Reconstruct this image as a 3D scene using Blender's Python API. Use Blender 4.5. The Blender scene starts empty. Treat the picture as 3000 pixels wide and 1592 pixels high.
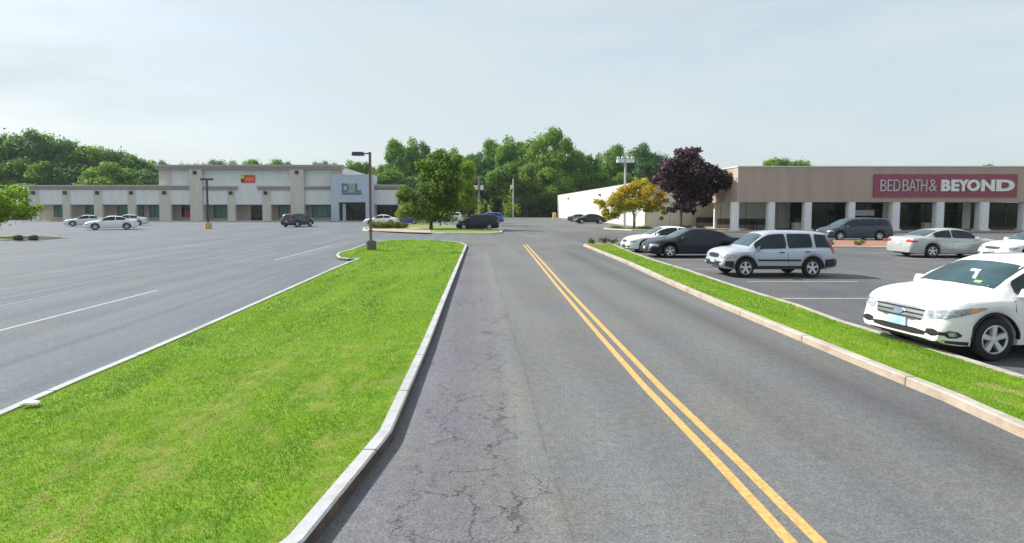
import bpy, bmesh, math, random
import numpy as np
from mathutils import Vector, Matrix
from mathutils.bvhtree import BVHTree

# ------------------------------------------------------------------ camera, sky, sun, exposure
SC = bpy.context.scene
COL = SC.collection
R = math.radians
F = 1650.0; CX = 1395.0; HOR = 611.0; PITCH = R(3.5); CH = 2.5
CY = HOR + F * math.tan(PITCH)
cam = bpy.data.cameras.new('camera'); cam.sensor_width = 36; cam.lens = F / 3000 * 36
cam.shift_x = (1500 - CX) / 3000; cam.shift_y = -(796 - CY) / 3000
cam.clip_start = 0.1; cam.clip_end = 5000
camo = bpy.data.objects.new('camera', cam); COL.objects.link(camo)
camo.location = (0, 0, CH); camo.rotation_euler = (R(90) - PITCH, 0, 0)
SC.camera = camo
SC.view_settings.view_transform = 'Standard'; SC.view_settings.look = 'None'
SC.view_settings.exposure = 1.0; SC.view_settings.gamma = 1.0

SUN_EL = R(41); SUN_AZ = math.atan2(-0.93, 0.36)      # direction towards the sun: (sin az, cos az)
W = bpy.data.worlds.new('World'); SC.world = W; W.use_nodes = True
nt = W.node_tree; nt.nodes.clear()
def N(t, ty, **kw):
    n = t.nodes.new(ty)
    for k, v in kw.items(): setattr(n, k, v)
    return n
sky = N(nt, 'ShaderNodeTexSky', sky_type='NISHITA', sun_disc=False, sun_elevation=SUN_EL, sun_rotation=SUN_AZ,
        air_density=1.0, dust_density=2.5, ozone_density=1.0, altitude=50)
tc = N(nt, 'ShaderNodeTexCoord')
mp = N(nt, 'ShaderNodeMapping'); mp.inputs['Scale'].default_value = (1.0, 1.6, 4.5); mp.inputs['Rotation'].default_value = (0.1, 0.25, 0.3)
no = N(nt, 'ShaderNodeTexNoise'); no.inputs['Scale'].default_value = 2.2; no.inputs['Detail'].default_value = 8; no.inputs['Roughness'].default_value = .58
rp = N(nt, 'ShaderNodeMapRange'); rp.inputs[1].default_value = .36; rp.inputs[2].default_value = .68
rp.inputs[3].default_value = .66; rp.inputs[4].default_value = .97
mx = N(nt, 'ShaderNodeMix', data_type='RGBA')
mx.inputs[7].default_value = (3.75, 4.2, 4.36, 1)
bg = N(nt, 'ShaderNodeBackground'); bg.inputs[1].default_value = 0.095
wo = N(nt, 'ShaderNodeOutputWorld')
L_ = nt.links.new
L_(tc.outputs['Generated'], mp.inputs[0]); L_(mp.outputs[0], no.inputs['Vector']); L_(no.outputs[0], rp.inputs[0])
L_(rp.outputs[0], mx.inputs[0]); L_(sky.outputs[0], mx.inputs[6]); L_(mx.outputs[2], bg.inputs[0]); L_(bg.outputs[0], wo.inputs[0])
sl = bpy.data.lights.new('sun', 'SUN'); sl.energy = 3.6; sl.angle = R(0.7); sl.color = (1, .955, .88)
so = bpy.data.objects.new('sun', sl); COL.objects.link(so)
sd = Vector((math.sin(SUN_AZ) * math.cos(SUN_EL), math.cos(SUN_AZ) * math.cos(SUN_EL), math.sin(SUN_EL)))
so.rotation_euler = sd.to_track_quat('Z', 'Y').to_euler(); so.location = (0, 0, 30)

# ------------------------------------------------------------------ from a pixel of the photo to a point on the ground / on an upright plane
def ray(px, py):
    u = (px - CX) / F; v = (CY - py) / F
    return u, math.cos(PITCH) + v * math.sin(PITCH), -math.sin(PITCH) + v * math.cos(PITCH)
def G(px, py, h=0.0):
    x, y, z = ray(px, py); t = (h - CH) / z
    return (x * t, y * t)
def PX(px, Y, py=611):
    x, y, z = ray(px, py); return x * Y / y
def PZ(py, Y):
    x, y, z = ray(CX, py); return CH + z * Y / y

# ------------------------------------------------------------------ materials
MATS = {}
def mat(name, col, rough=.6, metal=0, var=.12, scale=6, bump=0, spec=.5, coat=0, col2=None, detail=5, stretch=None):
    if name in MATS: return MATS[name]
    m = bpy.data.materials.new(name); m.use_nodes = True; t = m.node_tree; b = t.nodes['Principled BSDF']
    b.inputs['Roughness'].default_value = rough; b.inputs['Metallic'].default_value = metal
    b.inputs['Specular IOR Level'].default_value = spec; b.inputs['Coat Weight'].default_value = coat
    b.inputs['Coat Roughness'].default_value = .04
    tc = N(t, 'ShaderNodeTexCoord'); no = N(t, 'ShaderNodeTexNoise'); no.inputs['Scale'].default_value = scale; no.inputs['Detail'].default_value = detail
    mp = N(t, 'ShaderNodeMapping'); mp.inputs['Scale'].default_value = stretch or (1, 1, 1)
    t.links.new(tc.outputs['Object'], mp.inputs[0]); t.links.new(mp.outputs[0], no.inputs['Vector'])
    r = N(t, 'ShaderNodeValToRGB'); r.color_ramp.elements[0].position = .3; r.color_ramp.elements[1].position = .7
    c2 = col2 or tuple(min(1, c * (1 + var)) for c in col)
    c1 = col if col2 else tuple(c * (1 - var) for c in col)
    r.color_ramp.elements[0].color = (*c1, 1); r.color_ramp.elements[1].color = (*c2, 1)
    t.links.new(no.outputs[0], r.inputs[0]); t.links.new(r.outputs[0], b.inputs['Base Color'])
    if bump:
        bn = N(t, 'ShaderNodeBump'); bn.inputs['Strength'].default_value = bump; bn.inputs['Distance'].default_value = .02
        t.links.new(no.outputs[0], bn.inputs['Height']); t.links.new(bn.outputs[0], b.inputs['Normal'])
    MATS[name] = m; return m

def paint(name, col, metal=0.0, rough=.32):
    dk = sum(col) < .5
    return mat('paint_' + name, col, rough, metal, var=.03, scale=3, coat=.3 if dk else .8, spec=.25 if dk else .5)

def asphalt(name, base, warm, streak=.25, cracks=False, blot=.35, seams=()):
    m = bpy.data.materials.new(name); m.use_nodes = True; t = m.node_tree; b = t.nodes['Principled BSDF']; K = t.links.new
    b.inputs['Roughness'].default_value = .86; b.inputs['Specular IOR Level'].default_value = .35
    geo = N(t, 'ShaderNodeNewGeometry')
    def noise(scale, detail=4, st=(1, 1, 1), rough=.5, loc=(0, 0, 0)):
        mp = N(t, 'ShaderNodeMapping'); mp.inputs['Scale'].default_value = st; mp.inputs['Location'].default_value = loc
        n = N(t, 'ShaderNodeTexNoise'); n.inputs['Scale'].default_value = scale; n.inputs['Detail'].default_value = detail; n.inputs['Roughness'].default_value = rough
        K(geo.outputs['Position'], mp.inputs[0]); K(mp.outputs[0], n.inputs['Vector']); return n.outputs[0]
    def mr(s, a, b_, c, d):
        n = N(t, 'ShaderNodeMapRange'); K(s, n.inputs[0])
        for i, v in enumerate((a, b_, c, d)): n.inputs[i + 1].default_value = v
        return n.outputs[0]
    def mth(op, a, b_=None):
        n = N(t, 'ShaderNodeMath', operation=op)
        for i, s in enumerate((a, b_)):
            if s is None: continue
            if isinstance(s, (int, float)): n.inputs[i].default_value = s
            else: K(s, n.inputs[i])
        return n.outputs[0]
    v = mr(noise(.22, 5), .3, .7, 1 - blot * .5, 1 + blot * .5)
    v = mth('MULTIPLY', v, mr(noise(42, 4, rough=.75), .3, .7, .55, 1.5))
    v = mth('MULTIPLY', v, mr(noise(9, 4, rough=.6), .3, .7, .86, 1.14))
    v = mth('MULTIPLY', v, mr(noise(160, 2, rough=.7), .35, .65, .72, 1.3))
    v = mth('MULTIPLY', v, mr(noise(1.0, 4, (1.1, .045, 1)), .32, .68, 1 - streak, 1 + streak))     # tyre-worn lanes along the road
    # pale specks of aggregate
    vo = N(t, 'ShaderNodeTexVoronoi'); vo.inputs['Scale'].default_value = 9; K(geo.outputs['Position'], vo.inputs['Vector'])
    v = mth('ADD', v, mr(vo.outputs['Distance'], .03, .075, .8, 0))
    if seams:
        sx = N(t, 'ShaderNodeSeparateXYZ'); K(geo.outputs['Position'], sx.inputs[0])
        xx = mth('ADD', sx.outputs[0], mr(noise(.12, 3), 0, 1, -.5, .5))
        for c in seams:
            d = mth('ABSOLUTE', mth('SUBTRACT', xx, c)); v = mth('MULTIPLY', v, mr(d, .02, .22, .84, 1.0))
    if cracks:
        sx = N(t, 'ShaderNodeSeparateXYZ'); K(geo.outputs['Position'], sx.inputs[0])
        wob = N(t, 'ShaderNodeTexNoise'); wob.inputs['Scale'].default_value = 3.2; wob.inputs['Detail'].default_value = 8; wob.inputs['Roughness'].default_value = .65; K(geo.outputs['Position'], wob.inputs['Vector'])
        vm = N(t, 'ShaderNodeVectorMath', operation='MULTIPLY_ADD'); vm.inputs[1].default_value = (.6, .9, 0)
        K(wob.outputs['Color'], vm.inputs[0]); K(geo.outputs['Position'], vm.inputs[2])
        v2 = N(t, 'ShaderNodeTexVoronoi', feature='DISTANCE_TO_EDGE'); v2.inputs['Scale'].default_value = 1.5; v2.inputs['Randomness'].default_value = 1
        K(vm.outputs[0], v2.inputs['Vector'])
        line = mr(v2.outputs['Distance'], .005, .016, 1, 0)
        # cracking lives in a band in the left lane, broken up
        band = mth('MULTIPLY', mr(sx.outputs[0], -.75, -.45, 0, 1), mr(sx.outputs[0], .35, .75, 1, 0))
        band = mth('MULTIPLY', band, mr(noise(.55, 3, loc=(3, 1, 0)), .46, .54, 0, 1))
        band = mth('MULTIPLY', band, mr(sx.outputs[1], 14, 22, 1, 0))
        v = mth('MULTIPLY', v, mth('SUBTRACT', 1, mth('MULTIPLY', mth('MULTIPLY', line, band), .68)))
        # paving seam, a wavering pale and dark joint up the lane
        xx = mth('ADD', sx.outputs[0], mr(noise(.25, 3), 0, 1, -.09, .09))
        d = mth('ABSOLUTE', mth('SUBTRACT', xx, .55))
        v = mth('MULTIPLY', v, mr(d, .05, .2, 1.13, 1.0))
        d2 = mth('ABSOLUTE', mth('SUBTRACT', xx, .74))
        v = mth('MULTIPLY', v, mth('SUBTRACT', 1, mth('MULTIPLY', mr(d2, .008, .03, .22, 0), mr(noise(1.5, 4, loc=(2, 7, 0)), .4, .6, .2, 1))))
        # one long meandering crack up the lane, and a fainter one beside it
        for x_c, amp, sc_, k_ in ((.30, .75, 1.1, .8), (-.42, .6, 1.4, .65)):
            cx_ = mth('ADD', sx.outputs[0], mr(noise(sc_, 8, (.6, 1, 1), .62, (x_c * 9, 0, 0)), .25, .75, -amp, amp))
            dd = mth('ABSOLUTE', mth('SUBTRACT', cx_, x_c))
            g_ = mth('MULTIPLY', mr(dd, .005, .019, k_, 0), mr(noise(1.3, 5, loc=(5, x_c, 0)), .42, .52, 0, 1))
            g_ = mth('MULTIPLY', g_, mr(sx.outputs[1], 15, 24, 1, .1))
            v = mth('MULTIPLY', v, mth('SUBTRACT', 1, g_))
        # darker wheel lane right of the yellow lines
        for c, wd, k in ((5.2, .85, .66), (3.55, .5, .88), (6.3, .5, .74), (-.35, .5, .92), (1.9, .45, .95)):
            d = mth('ABSOLUTE', mth('SUBTRACT', xx, c)); v = mth('MULTIPLY', v, mr(d, 0, wd, k, 1.0))
    mixc = N(t, 'ShaderNodeMix', data_type='RGBA'); mixc.inputs[6].default_value = (*base, 1); mixc.inputs[7].default_value = (*warm, 1)
    K(mr(noise(.6, 4, loc=(9, 4, 0)), .35, .65, 0, 1), mixc.inputs[0])
    cc = mixc.outputs[2]
    if cracks:   # the older, more violet strip of paving beside the left kerb
        m3 = N(t, 'ShaderNodeMix', data_type='RGBA'); K(cc, m3.inputs[6]); m3.inputs[7].default_value = (base[0] * 1.0, base[1] * .965, base[2] * 1.05, 1)
        K(mth('MULTIPLY', mr(xx, -.4, .7, 1, 0), mr(noise(.8, 3, loc=(1, 1, 0)), .35, .6, 0, 1)), m3.inputs[0]); cc = m3.outputs[2]
    vs = N(t, 'ShaderNodeVectorMath', operation='SCALE'); K(cc, vs.inputs[0]); K(v, vs.inputs['Scale']); K(vs.outputs[0], b.inputs['Base Color'])
    bn = N(t, 'ShaderNodeBump'); bn.inputs['Strength'].default_value = .35; bn.inputs['Distance'].default_value = .006
    K(noise(120, 3, rough=.7), bn.inputs['Height']); K(bn.outputs[0], b.inputs['Normal'])
    return m

def leafmat(name, dark, light, trans=.35):
    m = bpy.data.materials.new(name); m.use_nodes = True; t = m.node_tree; K = t.links.new
    b = t.nodes['Principled BSDF']; out = t.nodes['Material Output']
    at = N(t, 'ShaderNodeAttribute', attribute_name='tint')
    r = N(t, 'ShaderNodeValToRGB'); r.color_ramp.elements[0].color = (*dark, 1)
    cols = light if isinstance(light[0], tuple) else (light,)
    for i, c in enumerate(cols):
        if i == len(cols) - 1: r.color_ramp.elements[-1].color = (*c, 1)
        else: e = r.color_ramp.elements.new((i + 1) / len(cols)); e.color = (*c, 1)
    K(at.outputs['Fac'], r.inputs[0]); K(r.outputs[0], b.inputs['Base Color'])
    b.inputs['Roughness'].default_value = .55; b.inputs['Specular IOR Level'].default_value = .25
    tr = N(t, 'ShaderNodeBsdfTranslucent'); K(r.outputs[0], tr.inputs[0])
    ms = N(t, 'ShaderNodeMixShader'); ms.inputs[0].default_value = trans
    K(b.outputs[0], ms.inputs[1]); K(tr.outputs[0], ms.inputs[2]); K(ms.outputs[0], out.inputs[0])
    return m

# ------------------------------------------------------------------ mesh collector
class MB:
    def __init__(s): s.v = []; s.f = []
    def add(s, vs, fs):
        o = len(s.v); s.v += [tuple(v) for v in vs]; s.f += [tuple(i + o for i in f) for f in fs]; return s
    def box(s, x0, x1, y0, y1, z0, z1):
        if x0 > x1: x0, x1 = x1, x0
        if y0 > y1: y0, y1 = y1, y0
        if z0 > z1: z0, z1 = z1, z0
        return s.add([(x0, y0, z0), (x1, y0, z0), (x1, y1, z0), (x0, y1, z0), (x0, y0, z1), (x1, y0, z1), (x1, y1, z1), (x0, y1, z1)],
              [(0, 3, 2, 1), (4, 5, 6, 7), (0, 1, 5, 4), (1, 2, 6, 5), (2, 3, 7, 6), (3, 0, 4, 7)])
    def prism(s, poly, z0, z1):           # poly counter-clockwise (x,y)
        n = len(poly)
        a = sum(poly[i][0] * poly[(i + 1) % n][1] - poly[(i + 1) % n][0] * poly[i][1] for i in range(n))
        if a < 0: poly = poly[::-1]
        return s.add([(x, y, z0) for x, y in poly] + [(x, y, z1) for x, y in poly],
              [tuple(range(n))[::-1], tuple(range(n, 2 * n))] + [(i, (i + 1) % n, n + (i + 1) % n, n + i) for i in range(n)])
    def tube(s, pts, rads, n=8):
        pts = [Vector(p) for p in pts]
        if not hasattr(rads, '__len__'): rads = [rads] * len(pts)
        vs = []; fs = []
        for i, p in enumerate(pts):
            d = (pts[min(i + 1, len(pts) - 1)] - pts[max(i - 1, 0)]).normalized()
            a = d.cross(Vector((0, 0, 1))); a = Vector((1, 0, 0)) if a.length < 1e-3 else a.normalized(); c = d.cross(a)
            for k in range(n):
                t = 2 * math.pi * k / n; vs.append(p + (a * math.cos(t) + c * math.sin(t)) * rads[i])
        for i in range(len(pts) - 1):
            for k in range(n):
                fs.append((i * n + k, i * n + (k + 1) % n, (i + 1) * n + (k + 1) % n, (i + 1) * n + k))
        fs.append(tuple(range(n))[::-1]); fs.append(tuple(range((len(pts) - 1) * n, len(pts) * n)))
        return s.add(vs, fs)
    def lathe_y(s, prof, c, n=24, caps=False):      # prof: (r, y); axis along y
        vs = []; fs = []
        for r, y in prof:
            for k in range(n):
                t = 2 * math.pi * k / n; vs.append((c[0] + r * math.cos(t), c[1] + y, c[2] + r * math.sin(t)))
        m = len(prof)
        for i in range(m - 1):
            for k in range(n): fs.append((i * n + k, i * n + (k + 1) % n, (i + 1) * n + (k + 1) % n, (i + 1) * n + k))
        if caps: fs.append(tuple(range(n))); fs.append(tuple(range((m - 1) * n, m * n))[::-1])
        return s.add(vs, fs)
    def build(s, name, m, parent=None, org=None, smooth=0, **tags):
        me = bpy.data.meshes.new(name)
        v = s.v
        if org is not None: v = [(a - org[0], b - org[1], c - org[2]) for a, b, c in v]
        me.from_pydata(v, [], s.f); me.update()
        bm = bmesh.new(); bm.from_mesh(me); bmesh.ops.recalc_face_normals(bm, faces=bm.faces); bm.to_mesh(me); bm.free()
        me.materials.append(m)
        if smooth:
            me.shade_smooth(); me.set_sharp_from_angle(angle=R(smooth))
        o = bpy.data.objects.new(name, me); COL.objects.link(o)
        if parent: o.parent = parent
        if org is not None and not parent: o.location = org
        for k, val in tags.items(): o[k] = val
        return o
def box(*a): return MB().box(*a)
def thing(name, label, cat, loc=(0, 0, 0), rz=0, group=None):
    o = bpy.data.objects.new(name, None); COL.objects.link(o); o.location = loc; o.rotation_euler = (0, 0, rz)
    o.empty_display_size = .3; o['label'] = label; o['category'] = cat
    if group: o['group'] = group
    return o
def tag(o, label, cat, group=None):
    o['label'] = label; o['category'] = cat
    if group: o['group'] = group
    return o
def dup(root, loc, rz, label, group=None, scale=None):
    r = root.copy(); COL.objects.link(r); r.location = loc; r.rotation_euler = (0, 0, rz); r['label'] = label
    if group: r['group'] = group
    if scale: r.scale = scale
    for ch in list(root.children):
        c = ch.copy(); COL.objects.link(c); c.parent = r
        for g in list(ch.children):
            d = g.copy(); COL.objects.link(d); d.parent = c
    return r
def text_mesh(body, height, width=None, extrude=.04, offset=0.0):
    """lettering as a mesh lying in the x-z plane facing -y, left-bottom at the origin; returns MB"""
    cu = bpy.data.curves.new('lettering', 'FONT'); cu.body = body; cu.size = 1; cu.extrude = .02; cu.offset = offset; cu.resolution_u = 4
    ob = bpy.data.objects.new('lettering', cu); COL.objects.link(ob)
    dg = bpy.context.evaluated_depsgraph_get(); me = bpy.data.meshes.new_from_object(ob.evaluated_get(dg))
    bpy.data.objects.remove(ob); bpy.data.curves.remove(cu)
    P = np.array([v.co[:] for v in me.vertices]); fs = [tuple(p.vertices) for p in me.polygons]; bpy.data.meshes.remove(me)
    lo = P.min(0); hi = P.max(0)
    P[:, 0] = (P[:, 0] - lo[0]) * ((width / (hi[0] - lo[0])) if width else height / (hi[1] - lo[1]))
    P[:, 1] = (P[:, 1] - lo[1]) * height / (hi[1] - lo[1])
    P[:, 2] = (P[:, 2] - lo[2]) / (hi[2] - lo[2]) * extrude
    b = MB(); b.add([(p[0], -p[2], p[1]) for p in P], fs); return b
def shift(b, x, y, z): b.v = [(p[0] + x, p[1] + y, p[2] + z) for p in b.v]; return b

# ------------------------------------------------------------------ the setting: ground sheets
M_lot = asphalt('lot_asphalt', (.100, .120, .146), (.115, .130, .142), streak=.15, blot=.2, seams=(-7.6, -12.9, -13.6, -17.4, -20.5, -26))
M_lotr = asphalt('lot_asphalt_right', (.085, .09, .105), (.105, .104, .102), streak=.1, blot=.3)
M_road = asphalt('road_asphalt', (.122, .125, .138), (.130, .134, .128), streak=.10, cracks=True, blot=.2)
M_conc = mat('concrete_kerb', (.52, .51, .47), .85, var=.16, scale=2.5, bump=.3)
def kerb_mat(name, c1, c2, c3, step):
    m = bpy.data.materials.new(name); m.use_nodes = True; t = m.node_tree; K = t.links.new; b = t.nodes['Principled BSDF']
    b.inputs['Roughness'].default_value = .85; b.inputs['Specular IOR Level'].default_value = .25
    geo = N(t, 'ShaderNodeNewGeometry')
    def rampn(sc, e0, e1, ca, cb, det=6):
        n = N(t, 'ShaderNodeTexNoise'); n.inputs['Scale'].default_value = sc; n.inputs['Detail'].default_value = det; n.inputs['Roughness'].default_value = .65; K(geo.outputs['Position'], n.inputs['Vector'])
        r = N(t, 'ShaderNodeValToRGB'); r.color_ramp.elements[0].position = e0; r.color_ramp.elements[1].position = e1; r.color_ramp.elements[0].color = ca; r.color_ramp.elements[1].color = cb; K(n.outputs[0], r.inputs[0]); return r.outputs[0], n.outputs[0]
    base, n1 = rampn(4, .3, .7, (*c1, 1), (*c2, 1)); st, n2 = rampn(1.3, .52, .68, (0, 0, 0, 1), (.8, .8, .8, 1)); grit, n3 = rampn(45, .62, .72, (0, 0, 0, 1), (.6, .6, .6, 1), 3)
    m1 = N(t, 'ShaderNodeMix', data_type='RGBA'); K(st, m1.inputs[0]); K(base, m1.inputs[6]); m1.inputs[7].default_value = (*c3, 1)
    m2 = N(t, 'ShaderNodeMix', data_type='RGBA'); K(grit, m2.inputs[0]); K(m1.outputs[2], m2.inputs[6]); m2.inputs[7].default_value = (.12, .11, .09, 1)
    sx = N(t, 'ShaderNodeSeparateXYZ'); K(geo.outputs['Position'], sx.inputs[0])
    def mth(op, a, c):
        n = N(t, 'ShaderNodeMath', operation=op)
        for i, q in enumerate((a, c)):
            if isinstance(q, (int, float)): n.inputs[i].default_value = q
            else: K(q, n.inputs[i])
        return n.outputs[0]
    j = mth('LESS_THAN', mth('FRACT', mth('DIVIDE', sx.outputs[1], step), 0), .018 / step * 1.6)
    m4 = N(t, 'ShaderNodeMix', data_type='RGBA'); K(mth('MULTIPLY', j, .75), m4.inputs[0]); K(m2.outputs[2], m4.inputs[6]); m4.inputs[7].default_value = (.06, .06, .05, 1)
    K(m4.outputs[2], b.inputs['Base Color'])
    bn = N(t, 'ShaderNodeBump'); bn.inputs['Strength'].default_value = .4; bn.inputs['Distance'].default_value = .01; K(n3, bn.inputs['Height']); K(bn.outputs[0], b.inputs['Normal'])
    return m
M_kerbl = kerb_mat('granite_kerb', (.33, .34, .36), (.47, .48, .50), (.27, .26, .25), 1.8)
M_kerbt = kerb_mat('worn_kerb_top', (.32, .30, .27), (.46, .43, .39), (.28, .23, .18), 2.6)
M_kerbr = kerb_mat('stained_kerb', (.36, .30, .24), (.46, .39, .31), (.28, .18, .11), 2.6)
M_wline = mat('white_line_paint', (.22, .23, .24), .8, col2=(.43, .44, .44), scale=14, detail=8)
M_fline = mat('faded_line_paint', (.13, .145, .165), .85, col2=(.25, .265, .28), scale=5, detail=8)
M_yline = mat('yellow_line_paint', (.36, .23, .08), .8, col2=(.60, .40, .14), scale=26, detail=9)
M_mulch = mat('red_mulch', (.22, .09, .05), .95, col2=(.42, .2, .12), scale=30, bump=.8)
M_dirt = mat('tan_soil', (.3, .25, .17), .95, col2=(.42, .36, .26), scale=8, bump=.5)
M_walk = mat('brown_walkway', (.36, .30, .24), .85, var=.2, scale=3)

def grass_mat(name):
    m = bpy.data.materials.new(name); m.use_nodes = True; t = m.node_tree; K = t.links.new; b = t.nodes['Principled BSDF']
    b.inputs['Roughness'].default_value = .75; b.inputs['Specular IOR Level'].default_value = .2
    geo = N(t, 'ShaderNodeNewGeometry')
    def noise(scale, detail=4, st=(1, 1, 1), rz=0):
        mp = N(t, 'ShaderNodeMapping'); mp.inputs['Scale'].default_value = st; mp.inputs['Rotation'].default_value = (0, 0, rz)
        n = N(t, 'ShaderNodeTexNoise'); n.inputs['Scale'].default_value = scale; n.inputs['Detail'].default_value = detail; n.inputs['Roughness'].default_value = .62
        K(geo.outputs['Position'], mp.inputs[0]); K(mp.outputs[0], n.inputs['Vector']); return n.outputs[0]
    r = N(t, 'ShaderNodeValToRGB'); e = r.color_ramp.elements
    e[0].position = .34; e[0].color = (.08, .185, .006, 1); e[1].position = .66; e[1].color = (.26, .39, .014, 1)
    k = e.new(.5); k.color = (.16, .30, .004, 1)
    K(noise(1.1, 6, (1.6, .45, 1), .25), r.inputs[0])
    mow = N(t, 'ShaderNodeMix', data_type='RGBA'); K(r.outputs[0], mow.inputs[6]); mow.inputs[7].default_value = (.30, .43, .018, 1)
    mr2 = N(t, 'ShaderNodeMapRange'); K(noise(.9, 2, (.9, .12, 1), .3), mr2.inputs[0]); mr2.inputs[1].default_value = .45; mr2.inputs[2].default_value = .6; mr2.inputs[3].default_value = 0; mr2.inputs[4].default_value = .55
    K(mr2.outputs[0], mow.inputs[0])
    # dry straw patches in the near lawn, mostly close to the road kerb
    sx = N(t, 'ShaderNodeSeparateXYZ'); K(geo.outputs['Position'], sx.inputs[0])
    def mr(s, a, b_, c, d):
        n = N(t, 'ShaderNodeMapRange'); K(s, n.inputs[0])
        for i, v in enumerate((a, b_, c, d)): n.inputs[i + 1].default_value = v
        return n.outputs[0]
    def mul(a, c):
        n = N(t, 'ShaderNodeMath', operation='MULTIPLY'); K(a, n.inputs[0]); K(c, n.inputs[1]); return n.outputs[0]
    p = mul(mr(noise(3.4, 6, (1.2, .7, 1), .5), .50, .64, 0, 1), mr(noise(.7, 3, (1, .55, 1)), .36, .56, .12, 1))
    p = mul(p, mr(sx.outputs[1], 7.5, 11, 1, .12)); p = mul(p, mr(sx.outputs[0], -5, -2.6, .2, 1))
    def mth(op, a, c):
        n = N(t, 'ShaderNodeMath', operation=op)
        for i, q in enumerate((a, c)):
            if isinstance(q, (int, float)): n.inputs[i].default_value = q
            else: K(q, n.inputs[i])
        return n.outputs[0]
    dx = mth('ABSOLUTE', mth('ADD', mth('ADD', sx.outputs[0], 2.75), mth('MULTIPLY', noise(.8, 3), .6)), 0)
    band = mul(mul(mr(dx, .05, .45, 1, 0), mr(sx.outputs[1], 8, 10, 1, 0)), mr(noise(6, 6, (1.3, .6, 1), .3), .44, .60, 0, 1))
    edge = mul(mul(mr(sx.outputs[0], -1.55, -1.3, 0, 1), mr(sx.outputs[1], 5.6, 6.4, 1, 0)), mr(noise(3, 5), .42, .56, 0, 1))
    p = mth('MAXIMUM', mth('MAXIMUM', p, band), edge)
    st = N(t, 'ShaderNodeMix', data_type='RGBA'); K(p, st.inputs[0]); K(mow.outputs[2], st.inputs[6]); st.inputs[7].default_value = (.60, .46, .22, 1)
    at = N(t, 'ShaderNodeAttribute', attribute_name='tint')
    vs = N(t, 'ShaderNodeVectorMath', operation='SCALE'); K(st.outputs[2], vs.inputs[0]); K(mr(at.outputs['Fac'], 0, 1, .82, 1.18), vs.inputs['Scale'])
    K(vs.outputs[0], b.inputs['Base Color'])
    out = t.nodes['Material Output']; tr = N(t, 'ShaderNodeBsdfTranslucent'); K(vs.outputs[0], tr.inputs[0])
    ms = N(t, 'ShaderNodeMixShader'); ms.inputs[0].default_value = .35; K(b.outputs[0], ms.inputs[1]); K(tr.outputs[0], ms.inputs[2]); K(ms.outputs[0], out.inputs[0])
    return m
M_grass = grass_mat('lawn_grass')
M_turf = mat('lawn_soil', (.085, .19, .007), .95, col2=(.15, .27, .01), scale=5, detail=6, bump=.6)

def sheet(name, x0, x1, y0, y1, z, m):
    b = MB().add([(x0, y0, z), (x1, y0, z), (x1, y1, z), (x0, y1, z)], [(0, 1, 2, 3)])
    o = b.build(name, m); o['kind'] = 'structure'; return o
sheet('terrain', -1800, 1800, -300, 3000, -.03, mat('wild_grass', (.06, .09, .02), .95, col2=(.12, .15, .04), scale=.3))
# asphalt of the left car park and the cross aisle, one sheet; the road and the right car park lie on it
sheet('parking_lot', -150, 62, -12, 158, 0.0, M_lot)
sheet('access_road', -1.3, 22.2, 33, 157, .004, asphalt('aisle_asphalt', (.105, .11, .115), (.125, .126, .122), streak=.08, blot=.35))
sheet('access_road', -1.45, 6.4, -12, 33, .004, M_road)
sheet('parking_lot', 7.6, 60, -12, 58, .008, M_lotr)

def offset_poly(poly, d):
    """inwards offset of a counter-clockwise polygon"""
    n = len(poly); out = []
    for i in range(n):
        p0 = Vector(poly[i - 1]); p = Vector(poly[i]); p1 = Vector(poly[(i + 1) % n])
        a = (p - p0).normalized(); b = (p1 - p).normalized()
        na = Vector((-a.y, a.x)); nb = Vector((-b.y, b.x)); m = na + nb
        m = m / max(.35, m.dot(na)) if m.length > 1e-6 else na
        out.append(tuple(p + m * d))
    return out
def ccw(poly):
    a = sum(poly[i][0] * poly[(i + 1) % len(poly)][1] - poly[(i + 1) % len(poly)][0] * poly[i][1] for i in range(len(poly)))
    return poly if a > 0 else poly[::-1]
def resample(poly, step):
    out = []; n = len(poly)
    for i in range(n):
        a = Vector(poly[i]); b = Vector(poly[(i + 1) % n]); k = max(1, int((b - a).length / step))
        for j in range(k): out.append(tuple(a.lerp(b, j / k)))
    return out
def island(poly, kerbm, fillm, facem=None, kh=.13, kw=.16, fillname='lawn', crown=.0, kerbname='kerb'):
    poly = ccw(poly); inn = offset_poly(poly, kw); n = len(poly)
    b = MB()
    rnd = random.Random(len(poly))
    ov = [(x, y, .0) for x, y in poly] + [(x, y, kh - .015) for x, y in poly]
    o2 = offset_poly(poly, .02); ov += [(x, y, kh) for x, y in o2] + [(x, y, kh) for x, y in inn] + [(x, y, kh - .06) for x, y in inn]
    fs = []
    for i in range(n):
        j = (i + 1) % n
        for r_ in range(4): fs.append((r_ * n + i, r_ * n + j, (r_ + 1) * n + j, (r_ + 1) * n + i))
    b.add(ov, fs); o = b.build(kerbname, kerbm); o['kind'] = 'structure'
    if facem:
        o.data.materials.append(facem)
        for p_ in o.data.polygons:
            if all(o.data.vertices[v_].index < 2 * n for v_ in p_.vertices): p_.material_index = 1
    g = MB(); top = kh - .02
    g.add([(x, y, top) for x, y in offset_poly(poly, kw - .005)], [tuple(range(n))])
    me_o = g.build(fillname, fillm); me_o['kind'] = 'structure'
    return inn
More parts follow.
